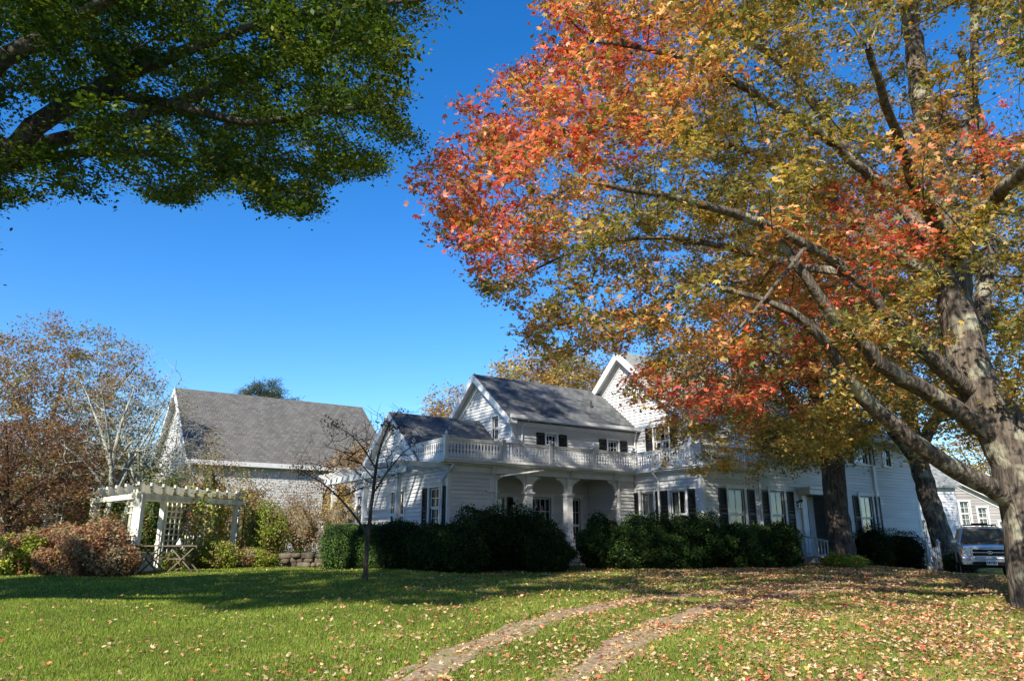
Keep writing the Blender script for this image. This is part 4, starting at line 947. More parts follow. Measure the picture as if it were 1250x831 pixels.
tree('evergreen_tree', 'dark green tree behind the rust-leaved tree, left of the lichen-covered one', gp(52, 45), 7.4, 4.5, .8, 300, 50, ['green','brown'], M['bark_dark'], .2, leafsize=(.12,.18), spread=.45)
pb = gp(314, 62); pb[2] = .6
tree('pine_tree', 'lone pine top showing above the barn ridge', pb, 14.2, 2.5, 9.5, 110, 170, ['pine'], M['bark_dark'], .25, kind='needle', leafsize=(.22,.40), spread=.32, mains=4)
tree('autumn_tree', 'golden and pink autumn tree rising behind the farmhouse ell roof', gp(672, 50), 13.6, 5.6, 4, 900, 60, ['gold','rust','gold','olive'], M['bark_pale'], .3, leafsize=(.12,.19), spread=.4)
tree('autumn_tree', 'thin tan-leaved tree between the barn and the ell gable', gp(551, 55), 12.2, 3.0, 4, 300, 40, ['rust','gold'], M['bark_pale'], .2, leafsize=(.12,.18), spread=.4)
tree('autumn_tree', 'pinkish half-bare tree behind the tall main gable', gp(775, 54), 15.5, 4.0, 6, 300, 16, ['maroon','rust'], M['bark_pale'], .25, leafsize=(.12,.18), spread=.4)
tree('autumn_tree', 'small tan and orange tree against the right end of the barn', gp(432, 37), 5.6, 2.2, 1.2, 200, 36, ['rust','gold','rust'], M['bark_pale'], .1, leafsize=(.07,.12), spread=.25)
for px_, Y_, h_, lab in ((1225, 60, 13, 'olive tree filling the gap above the parked car'), (1310, 55, 15, 'tree beyond the right edge, behind the big maple trunk')):
    tree('distant_tree', lab, gp(px_, Y_), h_, 5, 3, 220, 34, ['olive','brown','gold'], M['bark_dark'], .3, leafsize=(.15,.22), spread=.5)

# ------------------------------------------------------------------ shrubs
def shrub(label, c, rx, ry, h, n_, pals, size=(.045,.085), kind='oval', core=.72, boxy=0., name='shrub', cat='shrub', group=None, rot=0., lump=.13, sh=.4, mat='needle', sparse_top=0., twigs=0, twigmat=None):
    c = np.array(c, float); root = empty(name, c, 0, label, cat, group)
    ph = rng.uniform(0, 6, 6)
    def lumpf(d): return 1 + lump*(np.sin(d[:, 0]*4.1+ph[0])*np.sin(d[:, 1]*3.7+ph[1]) + .8*np.sin(d[:, 2]*6.3+d[:, 0]*5+ph[2]) + .5*np.sin(d[:, 0]*11+ph[3])*np.sin(d[:, 2]*9+ph[4]))
    def shape(d, s):
        if boxy: d = d/np.power((np.abs(d)**(2+boxy*6)).sum(1), 1/(2+boxy*6))[:, None]
        q = d*(lumpf(d)*s)[:, None]; q = q*np.array([rx, ry, h*.55]); q[:, 2] += h*.45
        q[:, 2] = np.maximum(q[:, 2], rng.uniform(0, .1, len(q)))
        x = q[:, 0]*math.cos(rot) - q[:, 1]*math.sin(rot); y = q[:, 0]*math.sin(rot) + q[:, 1]*math.cos(rot)
        return np.stack([x, y, q[:, 2]], 1) + c
    d = rng.normal(0, 1, (n_, 3)); d /= np.linalg.norm(d, axis=1)[:, None]
    s_ = 1 - sh*rng.random(n_)**1.6 + (rng.random(n_) < .12)*rng.uniform(0, .16, n_)
    q = shape(d, s_)
    nm = np.array(rng.choice(pals, 260), object)
    cell = ((np.floor(q[:, 0]*3) * 7 + np.floor(q[:, 1]*3) * 13 + np.floor(q[:, 2]*3) * 29) % 260).astype(int)
    nrm = d + np.array([0, 0, .4]); nrm /= np.linalg.norm(nrm, axis=1)[:, None]
    leaves('crown', q, rng.uniform(*size, n_), pal(nm[cell], n_, .25), kind, M[mat], root, c, nrm, .7)
    if core:
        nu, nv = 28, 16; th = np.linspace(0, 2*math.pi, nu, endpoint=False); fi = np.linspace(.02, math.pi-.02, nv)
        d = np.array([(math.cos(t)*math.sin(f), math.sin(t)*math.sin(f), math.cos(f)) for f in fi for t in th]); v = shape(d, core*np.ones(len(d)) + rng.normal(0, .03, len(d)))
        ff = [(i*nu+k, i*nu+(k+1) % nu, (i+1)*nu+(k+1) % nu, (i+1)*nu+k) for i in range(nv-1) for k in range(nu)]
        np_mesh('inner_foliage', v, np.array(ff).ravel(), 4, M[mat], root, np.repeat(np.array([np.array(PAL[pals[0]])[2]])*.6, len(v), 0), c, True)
    m_ = MB()
    for k in range(max(5, twigs)):
        a = rng.uniform(0, 6.28); rr = rng.uniform(.5, .95) if twigs else .55
        e = c + np.array([math.cos(a)*rx*rr, math.sin(a)*ry*rr, h*rng.uniform(.55, .98)]); mid = (c+e)/2 + rng.normal(0, .08, 3)
        m_.tube([c + rng.normal(0, .12, 3)*(1,1,0) - (0,0,.05), mid, e], [.018, .011, .004], 4)
    m_.build('stem', twigmat or M['bark_dark'], root)
    return root
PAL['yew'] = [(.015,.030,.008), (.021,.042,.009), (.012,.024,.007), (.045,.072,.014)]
PAL['box'] = [(.05,.10,.02), (.07,.13,.028), (.04,.08,.018), (.10,.16,.04)]
PAL['hydr'] = [(.30,.15,.09), (.38,.21,.13), (.24,.12,.07), (.35,.25,.12)]
PAL['lime'] = [(.22,.28,.04), (.30,.34,.05), (.16,.24,.03), (.36,.32,.06)]
PAL['tan'] = [(.30,.24,.15), (.24,.19,.11), (.34,.28,.17), (.18,.15,.09)]
def SH(px, top, Y, wpx, depth, n_, pals, label, **kw):
    c = gp(px, Y); rx = wpx/2/FOC*Y*1.04; h = at(px, top, Y)[2] - c[2]
    return shrub(label, c, rx, depth, h, n_, pals, **kw)
G1 = 'dark clipped yews along the porch'
for px, top, Y, w_, d_, lab in ((438,641,25.5,74,1.0,'squared sunlit box hedge at the left end of the foundation planting'), ):
    SH(px, top, Y, w_, d_, 16000, ['box','box','yew'], lab, boxy=.9, lump=.04, core=.9, sh=.2, name='box_hedge', cat='hedge')
SH(487, 637, 25.0, 46, .9, 9000, ['yew'], 'dark square hedge section between the box hedge and the rounded yews', boxy=.8, lump=.05, core=.9, sh=.2, name='box_hedge', cat='hedge')
for px, top, Y, w_, d_, lab in (
    (532,638,23.6,62,1.1,'leftmost rounded dark yew, below the wing window'), (592,615,24.0,88,1.3,'tallest dark yew, mounded in front of the wing corner wall'),
    (560,640,22.6,70,.9,'low dark yew in front of the tallest mound'), (642,624,24.2,84,1.2,'dark yew with sunlit top tips in front of the first porch column'),
    (668,648,23.2,60,.9,'low dark yew at the right end of the left clump, left of the porch step')):
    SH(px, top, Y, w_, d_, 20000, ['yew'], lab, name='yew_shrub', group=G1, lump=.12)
for px, top, Y, w_, d_, lab in (
    (738,630,25.6,66,1.1,'dark yew right of the second porch column'), (790,626,25.4,78,1.2,'dark yew under the first pair of side windows'),
    (848,624,25.6,84,1.3,'broad dark yew at the corner of the one-storey bay'), (905,640,25.8,76,1.2,'dark yew with bright green upper shoots under the front windows'),
    (948,638,26.8,58,1.1,'rightmost rounded dark yew of the long row, left of the entrance'), (820,650,24.6,80,.8,'low dark yew in front of the bay windows'),(764,650,24.8,60,.7,'low dark yew in front of the side window shrubs')):
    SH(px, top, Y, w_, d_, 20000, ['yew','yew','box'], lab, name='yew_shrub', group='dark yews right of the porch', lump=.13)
SH(1068, 642, 31, 44, 1.1, 12000, ['yew'], 'dark shrub right of the stair railing', name='yew_shrub', size=(.04,.07))
SH(1104, 646, 32, 50, 1.2, 12000, ['yew'], 'wide dark shrub at the far corner of the farmhouse', name='yew_shrub', size=(.04,.07))
SH(1172, 672, 31, 36, .8, 5000, ['yew','box'], 'low green bush between the pale trunk and the parked car', name='shrub', size=(.04,.07))
SH(1032, 676, 26.4, 52, .7, 6000, ['lime','box','lime'], 'low bright green plant at the foot of the dark trunk', name='low_shrub', size=(.04,.08), core=.6)
# left border
SH(112, 633, 21.6, 74, 1.1, 12000, ['hydr','hydr','tan'], 'large hydrangea with browned flower heads left of the arbor post', name='hydrangea', size=(.05,.10), kind='round', core=.55, sh=.7, mat='leaf', twigs=60, twigmat=M['bark_pale'], lump=.18)
SH(145, 662, 21.4, 44, .7, 5000, ['hydr','tan'], 'small brown hydrangea at the foot of the arbor post', name='hydrangea', size=(.05,.09), kind='round', core=.5, sh=.7, mat='leaf', twigs=40, twigmat=M['bark_pale'])
SH(24, 648, 21.8, 58, 1.0, 9000, ['lime','lime','hydr','tan'], 'yellow-green leafy shrub at the left edge of the lawn', name='hydrangea', size=(.05,.10), kind='round', core=.55, sh=.65, mat='leaf', twigs=40, twigmat=M['bark_pale'], lump=.18)
SH(60, 640, 22.8, 60, .8, 7000, ['tan','rust','hydr'], 'fading pinkish shrub behind the yellow-green one', name='hydrangea', size=(.05,.10), kind='round', core=.5, sh=.65, mat='leaf', twigs=30)
SH(122, 620, 26.5, 50, 1.0, 5000, ['lime'], 'bright green bush showing through the left side of the arbor', name='shrub', size=(.06,.11), core=.5, sh=.7, mat='leaf')
SH(28, 610, 27.5, 90, 1.2, 6000, ['brown','maroon','olive'], 'dark mixed shrub under the maroon-leaved tree', name='shrub', size=(.06,.11), core=.6, sh=.6, mat='leaf')
for px, top, Y, w_, n_, p_, lab in (
    (200,562,33,64,11000,['olive','tan','green'],'tall loose shrub with mixed green and tan leaves above the arbor middle'), (248,545,33.5,70,12000,['olive','brown','tan'],'tallest loose shrub behind the arbor, against the barn roof'),
    (296,574,33,66,9000,['olive','tan','brown'],'loose shrub behind the arbor right post'), (178,588,31.5,50,7000,['green','olive'],'dark green shrub behind the arbor left half')):
    SH(px, top, Y, w_, 1.3, n_, p_, lab, name='tall_shrub', size=(.06,.11), core=.5, sh=.75, mat='leaf', twigs=40, lump=.25, twigmat=M['bark_pale'])
SH(322, 612, 28.5, 52, 1.0, 9000, ['lime','lime','olive'], 'yellow-green bush right of the arbor', name='shrub', size=(.05,.09), core=.7, mat='leaf')
SH(367, 600, 29.5, 64, 1.3, 9000, ['tan','brown','tan'], 'grey-brown twiggy bush left of the shed', name='twiggy_shrub', size=(.04,.08), core=.42, sh=.8, mat='leaf', twigs=120, lump=.18, twigmat=M['bark_pale'])
SH(356, 562, 33.0, 96, 1.3, 13000, ['tan','rust'], 'pinkish tan loose bush in front of the barn wall', name='twiggy_shrub', size=(.04,.08), core=0, sh=.9, mat='leaf', twigs=90, lump=.25, twigmat=M['bark_pale'])
SH(408, 590, 30.5, 50, 1.0, 5000, ['tan','gold'], 'tan-leaved bush seen under the house arbor', name='twiggy_shrub', size=(.04,.08), core=.5, sh=.7, mat='leaf', twigs=50)
SH(262, 655, 25.8, 60, .7, 6000, ['lime','olive'], 'low yellow-green plants around the arbor right post', name='low_shrub', size=(.05,.09), core=.5, mat='leaf')
SH(222, 672, 25.6, 54, .6, 4500, ['olive','green'], 'low green plants behind the folding table', name='low_shrub', size=(.05,.08), core=.5, mat='leaf')
SH(306, 668, 26.4, 54, .7, 5000, ['tan','lime','brown'], 'low tan and yellow plants left of the stone wall', name='low_shrub', size=(.05,.08), core=.5, mat='leaf')
SH(360, 672, 28.2, 70, .5, 5000, ['yew','green'], 'dark low plants behind the stone wall', name='low_shrub', size=(.05,.08), core=.6)

# ------------------------------------------------------------------ garden arbor
Yc = 23.0; C0 = at(163, 692, Yc); C0[2] = float(gz(C0[0], C0[1]))
def pt(px, Y): p = gp(px, Y); return p
L2 = pt(46, 27.2); Lp = pt(104, 26.2); Cp = pt(160, Yc); Rp = pt(281, 27.2)
vdir = np.array([-.30, .954]); AH = at(165, 600, Yc)[2] - Cp[2]
arb = empty('garden_arbor', Cp, 0, 'weathered cream timber arbor with scalloped rafters and trellis at the lawn edge', 'arbor')
tops = Cp[2] + AH
def build_arbor():
    back = 1.7
    posts = [(L2, 0), (Lp, 0), (Cp, 1), (Rp, 0), (Cp + np.array([*(vdir*back), 0]) + np.array([.5,0,0]), 0), (Rp + np.array([*(vdir*back), 0]), 0), ((Cp+Rp)/2 + np.array([*(vdir*back), 0]) + np.array([.2,0,0]), 0)]
    for p, m_ in posts:
        z = float(gz(p[0], p[1])); b = MB(); h_ = .12 if m_ else .075
        b.beam((p[0], p[1], z-.2), (p[0], p[1], tops-.02), 2*h_, 2*h_, (0, 1, .01)); b.box(p[0]-h_-.03, p[0]+h_+.03, p[1]-h_-.03, p[1]+h_+.03, z-.1, z+.25)
        b.build('post', M['cream'], arb, Cp)
    def bm(p, q, off=0, ext=.25):
        d = unit(np.array([q[0]-p[0], q[1]-p[1], 0])); b = MB()
        for s_ in (-.09, .09):
            n_ = np.array([-d[1], d[0], 0])*s_
            a = np.array([p[0], p[1], tops-.12])-d*ext+n_; e = np.array([q[0], q[1], tops-.12])+d*ext+n_
            b.beam(a, e, .045, .16)
        b.build('beam', M['cream'], arb, Cp)
    v3 = np.array([*(vdir*back), 0])
    bm(Cp, Rp); bm(Lp, Cp, ext=.1); bm(Cp+v3, Rp+v3)
    def rafter(p, L=2.45):
        a = np.array([p[0], p[1], tops+.11]) - np.array([*(vdir*.62), 0]); e = a + np.array([*(vdir*L), 0]); d = (e-a)
        prof = [(0, .15), (0, .06), (.03, .02), (.05, -.04), (.09, -.055), (.12, -.10), (1-.12, -.10), (1-.09, -.055), (1-.05, -.04), (1-.03, .02), (1, .06), (1, .15)]
        n_ = np.array([-vdir[1], vdir[0], 0])*.06
        b = MB(); b.prism([a + d*f + np.array([0, 0, z_]) - n_/2 for f, z_ in prof], n_); b.build('rafter', M['cream'], arb, Cp)
    for k in range(10): rafter(Cp + (Rp-Cp)*(k/9))
    for k in range(1, 5): rafter(Lp + (Cp-Lp)*(k/5-.05), 1.9)
    lt = MB()
    for k in range(2):
        for s_ in (.35, 1.0, 1.6):
            a = Cp + np.array([*(vdir*s_), tops-Cp[2]+.22]); e = Rp + np.array([*(vdir*s_), tops-Rp[2]+.22])
            if k == 0: lt.beam(a - unit(Rp-Cp)*.3*[1,1,0], e + unit(Rp-Cp)*.3*[1,1,0], .05, .03)
    lt.build('roof_batten', M['cream'], arb, Cp)
    def trellis(p, q, z0, z1, nv, nh):
        b = MB(); d = np.array(q) - np.array(p); n_ = unit(np.array([-d[1], d[0], 0]))*.012
        for i in range(nv): o_ = p + d*(i+.5)/nv; b.beam((o_[0], o_[1], z0), (o_[0], o_[1], z1), .05, .02, (d[0], d[1], .01))
        for i in range(nh):
            z_ = z0 + (z1-z0)*(i+.5)/nh; b.beam((p[0]+n_[0]*1.6, p[1]+n_[1]*1.6, z_), (q[0]+n_[0]*1.6, q[1]+n_[1]*1.6, z_), .02, .05)
        b.build('trellis', M['cream'], arb, Cp)
    g0 = Cp[2]
    # tall ladder trellis left of the corner post, in pairs of slats
    b = MB(); ld = unit(Lp - Cp)
    for o_ in (.28, .38, .62, .72):
        p = Cp + ld*o_*1.0; b.beam((p[0], p[1], g0+.55), (p[0], p[1], tops+.1), .035, .03, (ld[0], ld[1], .01))
    for z_ in (g0+.75, g0+.95, g0+1.75, g0+1.95):
        p = Cp + ld*.15; q_ = Cp + ld*.85; b.beam((p[0]-.02, p[1]-.03, z_), (q_[0]-.02, q_[1]-.03, z_), .02, .035)
    b.build('trellis', M['cream'], arb, Cp)
    trellis(Lp - ld*.0, Lp - ld*.75, g0+.5, tops-.1, 3, 6); trellis(L2 + np.array([.15,0,0]), L2 + np.array([.75,-.1,0]), g0+.5, tops-.1, 3, 6)
    m1 = Cp + v3 + (Rp-Cp)*.12; m2 = Cp + v3 + (Rp-Cp)*.36; m3 = Cp+v3+(Rp-Cp)*.55; m4 = Cp+v3+(Rp-Cp)*.8
    trellis(m1, m2, g0+.45, tops-.2, 5, 9); trellis(m3, m4, g0+.3, tops-.2, 5, 10); trellis(m2+(Rp-Cp)*.04, m3-(Rp-Cp)*.03, g0+.3, g0+1.1, 4, 3)
build_arbor()
def vine(label, pts_, n_, pals, rad):
    p0 = np.array(pts_[0]); v = empty('climbing_vine', p0, 0, label, 'vine')
    m_ = MB(); m_.tube([p0-(0,0,.1)] + [np.array(p) for p in pts_[1:]], [.03] + [.015]*(len(pts_)-1), 6); m_.build('stem', M['bark_dark'], v, p0)
    P_ = np.array(pts_); t = rng.uniform(0, len(P_)-1.001, n_); i = t.astype(int); f = (t-i)[:, None]
    q = P_[i]*(1-f) + P_[i+1]*f + rng.normal(0, 1, (n_, 3))*np.array([rad, rad, rad*1.1])
    nm = np.array(rng.choice(pals, 60), object)[((q[:, 2]*4).astype(int)*7 + (q[:, 0]*4).astype(int)) % 60]
    leaves('leaf_cluster', q, rng.uniform(.05, .1, n_), pal(nm, n_), 'maple', M['leaf'], v, p0, np.array([-.3, -.6, .5]), .6)
g_ = Rp
vine('yellow-green vine climbing the arbor near its right post', [Rp+(-.6,.2,0), Rp+(-.55,.1,.8), Rp+(-.5,.1,1.5), Rp+(-.7,.2,2.1)], 1500, ['lime','gold','lime'], .22)
vine('green vine hanging through the middle trellis of the arbor', [Cp+(.9,2.2,0), Cp+(.9,2.1,1.0), Cp+(1.1,2.1,1.7), Cp+(1.0,2.0,2.3)], 900, ['olive','lime'], .2)
vine('thin vine on the arbor roof beams at the rear', [Cp+(1.6,4.6,0), Cp+(1.6,4.6,2.0), Cp+(.6,4,2.4), Cp+(2.0,4.8,2.3)], 350, ['brown','olive'], .2)

# folding table and things by the arbor
tb = pt(203, 22.9); table = empty('folding_table', tb, R(4), 'weathered slatted folding table with crossed legs under the arbor', 'table')
b = MB()
for k in range(6): b.box(-.92, .92, -.38+.13*k, -.27+.13*k, .74, .77)
b.box(-.95, -.91, -.4, .4, .71, .775); b.box(.91, .95, -.4, .4, .71, .775); b.build('tabletop', M['wood'], table)
for s_ in (-1, 1):
    for y_, d_ in ((-.3, 1), (.3, 1), (-.26, -1), (.26, -1)):
        b = MB(); b.beam((s_*.5-.36*d_, y_, 0), (s_*.5+.36*d_, y_, .73), .03, .055, (0,1,0)); b.build('leg', M['wood'], table)
b = MB(); b.box(-.5-.02, .5, -.02, .02, .36, .40); b.build('stretcher', M['wood'], table)
for i, (x_, lab) in enumerate(((-.35, 'small pale cone-shaped ornament, left one on the folding table'), (.3, 'small pale ornament, right one on the folding table'))):
    o_ = MB(); o_.lathe((0,0,0), [(.08,0),(.09,.02),(.07,.06),(.045,.11),(.02,.16),(.025,.18),(.001,.2)], 12)
    ob = o_.build('table_ornament', M['cream'], None, smooth=True); ob.location = (tb[0]+x_, tb[1], tb[2]+.777); tag(ob, lab, 'ornament')
pl = pt(168, 23.6); o_ = MB(); o_.box(-.36, .36, -.25, .25, 0, .5); o_.box(-.4, .4, -.29, .29, .5, .55); o_.box(-.31,.31,-.2,.2,.551,.56)
for x_ in (-.34, .30): o_.box(x_, x_+.04, -.265, -.25, .02, .48)
ob = bevel(o_.build('planter_box', M['cream'])); ob.location = tuple(pl); tag(ob, 'pale square planter box beside the arbor corner post', 'planter')
SH(54, 668, 21.2, 22, .35, 1800, ['rust','hydr','tan'], 'small rust-coloured plant between the two left border shrubs', name='low_shrub', size=(.05,.09), core=.4, kind='round', mat='leaf')
# dry stone wall
sw = pt(372, 27.0); wl = empty('stone_wall', sw, R(-3), 'low dry stone wall of brown fieldstones between the bushes', 'wall')
def stone(name, x, y, z, a, b_, c_, par):
    nu, nv = 10, 7; v = []
    ph = rng.uniform(0, 6, 3)
    for i in range(nv):
        f = math.pi*i/(nv-1)
        for k in range(nu):
            t = 2*math.pi*k/nu; d = np.array([math.cos(t)*math.sin(f), math.sin(t)*math.sin(f), math.cos(f)])
            d = np.sign(d)*np.abs(d)**.6; s_ = 1 + .1*math.sin(3*t+ph[0]) + .08*math.sin(5*f+ph[1]); v.append((x+d[0]*a*s_, y+d[1]*b_*s_, z+d[2]*c_*s_))
    m_ = MB(); m_.add(v, [(i*nu+k, (i+1)*nu+k, (i+1)*nu+(k+1) % nu, i*nu+(k+1) % nu) for i in range(nv-1) for k in range(nu)]); return m_.build(name, M['stone'], par, smooth=True)
for row in range(3):
    x = -.95 + .1*(row % 2)
    while x < .95:
        a = random.uniform(.09, .27); stone('stone', x+a, random.uniform(-.07,.07), .08+row*.16+random.uniform(-.02,.02), a, .2, random.uniform(.075,.115), wl); x += 2*a*.96
# shed panel, leaning board
shp = pt(408, 29.8); sh_ = empty('garden_shed', shp, TH, 'small white boarded garden shed beside the box hedge', 'shed')
b = MB(); clap(b, LEFT(0), 0, 1.6, 0, 1.5, step=.2); clap(b, FRONT(0), 0, 1.0, 0, 1.5, step=.2); b.box(.03, 1.0, 1.55, 1.6, 0, 1.5); b.box(.97, 1.0, .03, 1.55, 0, 1.5); b.build('wall', M['clap'], sh_)
b = MB(); b.hexa([(-.1,-.12,1.48), (1.1,-.12,1.48), (1.1,1.75,1.75), (-.1,1.75,1.75)], [(-.1,-.12,1.53), (1.1,-.12,1.53), (1.1,1.75,1.8), (-.1,1.75,1.8)]); b.build('roof', M['roof'], sh_)
b = MB(); lp = pt(391, 28.7); b.beam((0,0,0), (.28,.35,1.25), .12, .035, (1,0,0)); ob = b.build('leaning_board', M['plank']); ob.location = tuple(lp); tag(ob, 'orange-brown board leaning against the small white shed', 'board')
# white arbor attached to the wing
def hp(s, t): x, y = HW(s, t); return np.array([x, y, float(gz(x, y))])
ha_ = hp(-1.6, 1.6); harb = empty('entry_arbor', ha_, TH, 'white painted arbor with square posts and low rail along the wing of the farmhouse', 'arbor')
def lo(s, t, z): return (s+1.6, t-1.6, z)
for s, t in ((-1.6, .6), (-1.6, 3.4), (-1.6, 6.6)):
    b = MB(); p = lo(s, t, 0); b.box(p[0]-.08, p[0]+.08, p[1]-.08, p[1]+.08, -.3, 3.25); b.box(p[0]-.11, p[0]+.11, p[1]-.11, p[1]+.11, 3.1, 3.2); b.box(p[0]-.11, p[0]+.11, p[1]-.11, p[1]+.11, -.1, .3); b.build('post', M['white'], harb)
b = MB(); p = lo(-1.6, -.2, 0); q = lo(-1.6, 7.4, 0)
b.beam((p[0]-.11, p[1], 3.22), (q[0]-.11, q[1], 3.22), .05, .22); b.beam((p[0]+.11, p[1], 3.22), (q[0]+.11, q[1], 3.22), .05, .22); b.build('beam', M['white'], harb)
for k in range(13):
    t = -.1 + k*.6; b = MB(); a = lo(-2.1, t, 3.42)
    prof = [(0,.08),(0,0),(.12,-.06),(.25,-.09),(2.05,-.09),(2.05,.08)]
    b.prism([(a[0]+f, a[1]-.025, a[2]+z_) for f, z_ in prof], (0, .05, 0)); b.build('rafter', M['white'], harb)
for (t0, t1) in ((.7, 3.3),):
    b = MB(); p = lo(-1.6, t0, 0); q = lo(-1.6, t1, 0); b.beam((p[0], p[1], 1.75), (q[0], q[1], 1.75), .08, .09); b.beam((p[0], p[1], 1.0), (q[0], q[1], 1.0), .05, .07); b.build('rail', M['white'], harb)
# picket gate at the far corner
gb = pt(1141, 31.2); gate = empty('picket_gate', gb, R(25), 'short white picket gate between the corner shrub and the pale trunk', 'gate')
for x_ in (-.38, .34):
    b = MB(); b.box(x_-.05, x_+.05, -.05, .05, -.2, 1.25); b.box(x_-.07, x_+.07, -.07, .07, 1.25, 1.29); b.lathe((x_, 0, 1.29), [(.03,0),(.05,.04),(.03,.09),(.002,.11)], 8); b.build('post', M['white'], gate)
b = MB()
for k in range(5): x_ = -.27+k*.12; b.prism([(x_, -.03, .1), (x_+.06, -.03, .1), (x_+.06, -.03, 1.0), (x_+.03, -.03, 1.08), (x_, -.03, 1.0)], (0, .02, 0))
b.box(-.33, .3, -.01, .02, .25, .33); b.box(-.33, .3, -.01, .02, .8, .88); b.build('picket_panel', M['white'], gate)

# ------------------------------------------------------------------ parked car
m, n, b_ = new_mat('silver_green_car_paint', .28, .5); b_.inputs['Base Color'].default_value = (.20,.21,.21,1); b_.inputs['Metallic'].default_value = .35; b_.inputs['Coat Weight'].default_value = .6; b_.inputs['Coat Roughness'].default_value = .06
nz = N(n, 'ShaderNodeTexNoise', Scale=3, Detail=5); rr_ = ramp(n, nz.outputs[0], [(.35, (.52,.53,.53)), (.7, (.62,.625,.61))]); n.links.new(rr_.outputs[0], b_.inputs['Base Color']); M['car'] = m
M['tyre'] = noisy('tyre_rubber', (.015,.015,.015), (.03,.03,.028), 8, .9)
m, n, b_ = new_mat('chrome', .3, .5); b_.inputs['Base Color'].default_value = (.62,.63,.65,1); b_.inputs['Metallic'].default_value = .35; M['chrome'] = m
m, n, b_ = new_mat('lamp_lens', .08, .6); b_.inputs['Base Color'].default_value = (.62,.64,.66,1); b_.inputs['Metallic'].default_value = .5; b_.inputs['Coat Weight'].default_value = 1; M['lens'] = m
m, n, b_ = new_mat('amber_lens', .15, .5); b_.inputs['Base Color'].default_value = (.6,.2,.03,1); M['amber'] = m
m, n, b_ = new_mat('car_glass', .03, .6); b_.inputs['Base Color'].default_value = (.07,.09,.085,1); b_.inputs['Coat Weight'].default_value = .3; M['carglass'] = m
m, n, b_ = new_mat('plate', .4, .4); b_.inputs['Base Color'].default_value = (.7,.7,.7,1); M['plate'] = m
cpx = gp(1211, 25.8); CZ = math.atan2(-cpx[0], cpx[1])*.86
car = empty('parked_car', cpx, CZ, 'silver-grey off-road estate car parked nose-on, roof rack on top, dry leaves on its bonnet', 'car')
b = MB(); W = .87
# hood, wings, body sides as sections along y
secs = [(.02,.62,.93,.85), (.10,.56,1.02,.87), (.5,.5,1.09,.885), (1.25,.48,1.15,.89), (1.6,.46,1.15,.89), (3.2,.46,1.15,.89), (4.3,.48,1.13,.875), (4.62,.55,1.05,.84)]
vv = []
for (y_, zb, zt, hw) in secs:
    vv += [(-hw, y_, zb), (-hw, y_, (zb+zt)/2), (-hw+.02, y_, zt-.1), (-hw+.12, y_, zt-.015), (-.3, y_, zt+.01), (.3, y_, zt+.01), (hw-.12, y_, zt-.015), (hw-.02, y_, zt-.1), (hw, y_, (zb+zt)/2), (hw, y_, zb)]
k_ = 10; ff = [(i*k_+j, i*k_+(j+1) % k_, (i+1)*k_+(j+1) % k_, (i+1)*k_+j) for i in range(len(secs)-1) for j in range(k_)]
b.add(vv, ff + [tuple(range(k_))[::-1], tuple(range((len(secs)-1)*k_, len(secs)*k_))])
# cabin pillars + roof
b.hexa([(-.62,2.05,1.66),(.62,2.05,1.66),(.62,4.35,1.67),(-.62,4.35,1.67)], [(-.54,2.2,1.735),(.54,2.2,1.735),(.54,4.2,1.745),(-.54,4.2,1.745)])
for s_ in (-1, 1):
    for (p, q) in (((s_*.80,1.32,1.12),(s_*.60,2.12,1.67)), ((s_*.80,2.55,1.12),(s_*.61,2.6,1.67)), ((s_*.80,3.5,1.12),(s_*.61,3.5,1.67)), ((s_*.80,4.5,1.10),(s_*.61,4.3,1.67))): b.beam(p, q, .07, .08, (0,1,0))
    b.box(s_*.90-.035, s_*.90+.035, .25, 1.2, .72, .86) if False else None
b.build('body', M['car'], car).modifiers.new('bevel','BEVEL').width = .02
b = MB(); b.hexa([(-.76,1.34,1.13),(.76,1.34,1.13),(.57,2.10,1.66),(-.57,2.10,1.66)], [(-.76,1.37,1.13),(.76,1.37,1.13),(.57,2.13,1.66),(-.57,2.13,1.66)]); b.build('windscreen', M['carglass'], car)
b = MB()
for s_ in (-1, 1): b.hexa([(s_*.80,1.45,1.12),(s_*.80,4.45,1.12),(s_*.61,4.3,1.66),(s_*.61,2.15,1.66)], [(s_*.785,1.45,1.12),(s_*.785,4.45,1.12),(s_*.595,4.3,1.66),(s_*.595,2.15,1.66)])
b.build('side_window', M['carglass'], car)
b = MB(); b.box(-.60,.60,1.25,1.32,1.15,1.175); b.beam((-.5,1.33,1.17), (.1,1.5,1.25), .015, .015); b.beam((.05,1.33,1.17), (.6,1.5,1.25), .015, .015); b.build('wiper', M['tyre'], car)
b = MB(); b.box(-.50,.50,-.03,.02,.72,.75); b.box(-.52,.52,-.04,.02,.96,.99); b.box(-.55,-.50,-.03,.02,.72,.99); b.box(.50,.55,-.03,.02,.72,.99); b.box(-.5,.5,-.025,.02,.85,.87); gr_ = b.build('grille', M['chrome'], car)
b = MB(); b.box(-.50,.50,-.015,.0,.75,.96)
b.build('grille_mesh', M['tyre'], gr_)
b = MB(); th_ = [2*math.pi*i/16 for i in range(16)]
b.prism([(.085*math.cos(t), -.052, .86+.05*math.sin(t)) for t in th_], (0,.02,0)); e_ = b.build('emblem', M['chrome'], gr_)
b = MB(); b.prism([(.06*math.cos(t), -.056, .86+.03*math.sin(t)) for t in th_], (0,.01,0)); b.build('emblem_field', M['tyre'], gr_)
b = MB(); b.prism([(.02*math.cos(t), -.060, .86+.045*math.sin(t)) for t in th_], (0,.01,0)); b.build('emblem_mark', M['chrome'], gr_)
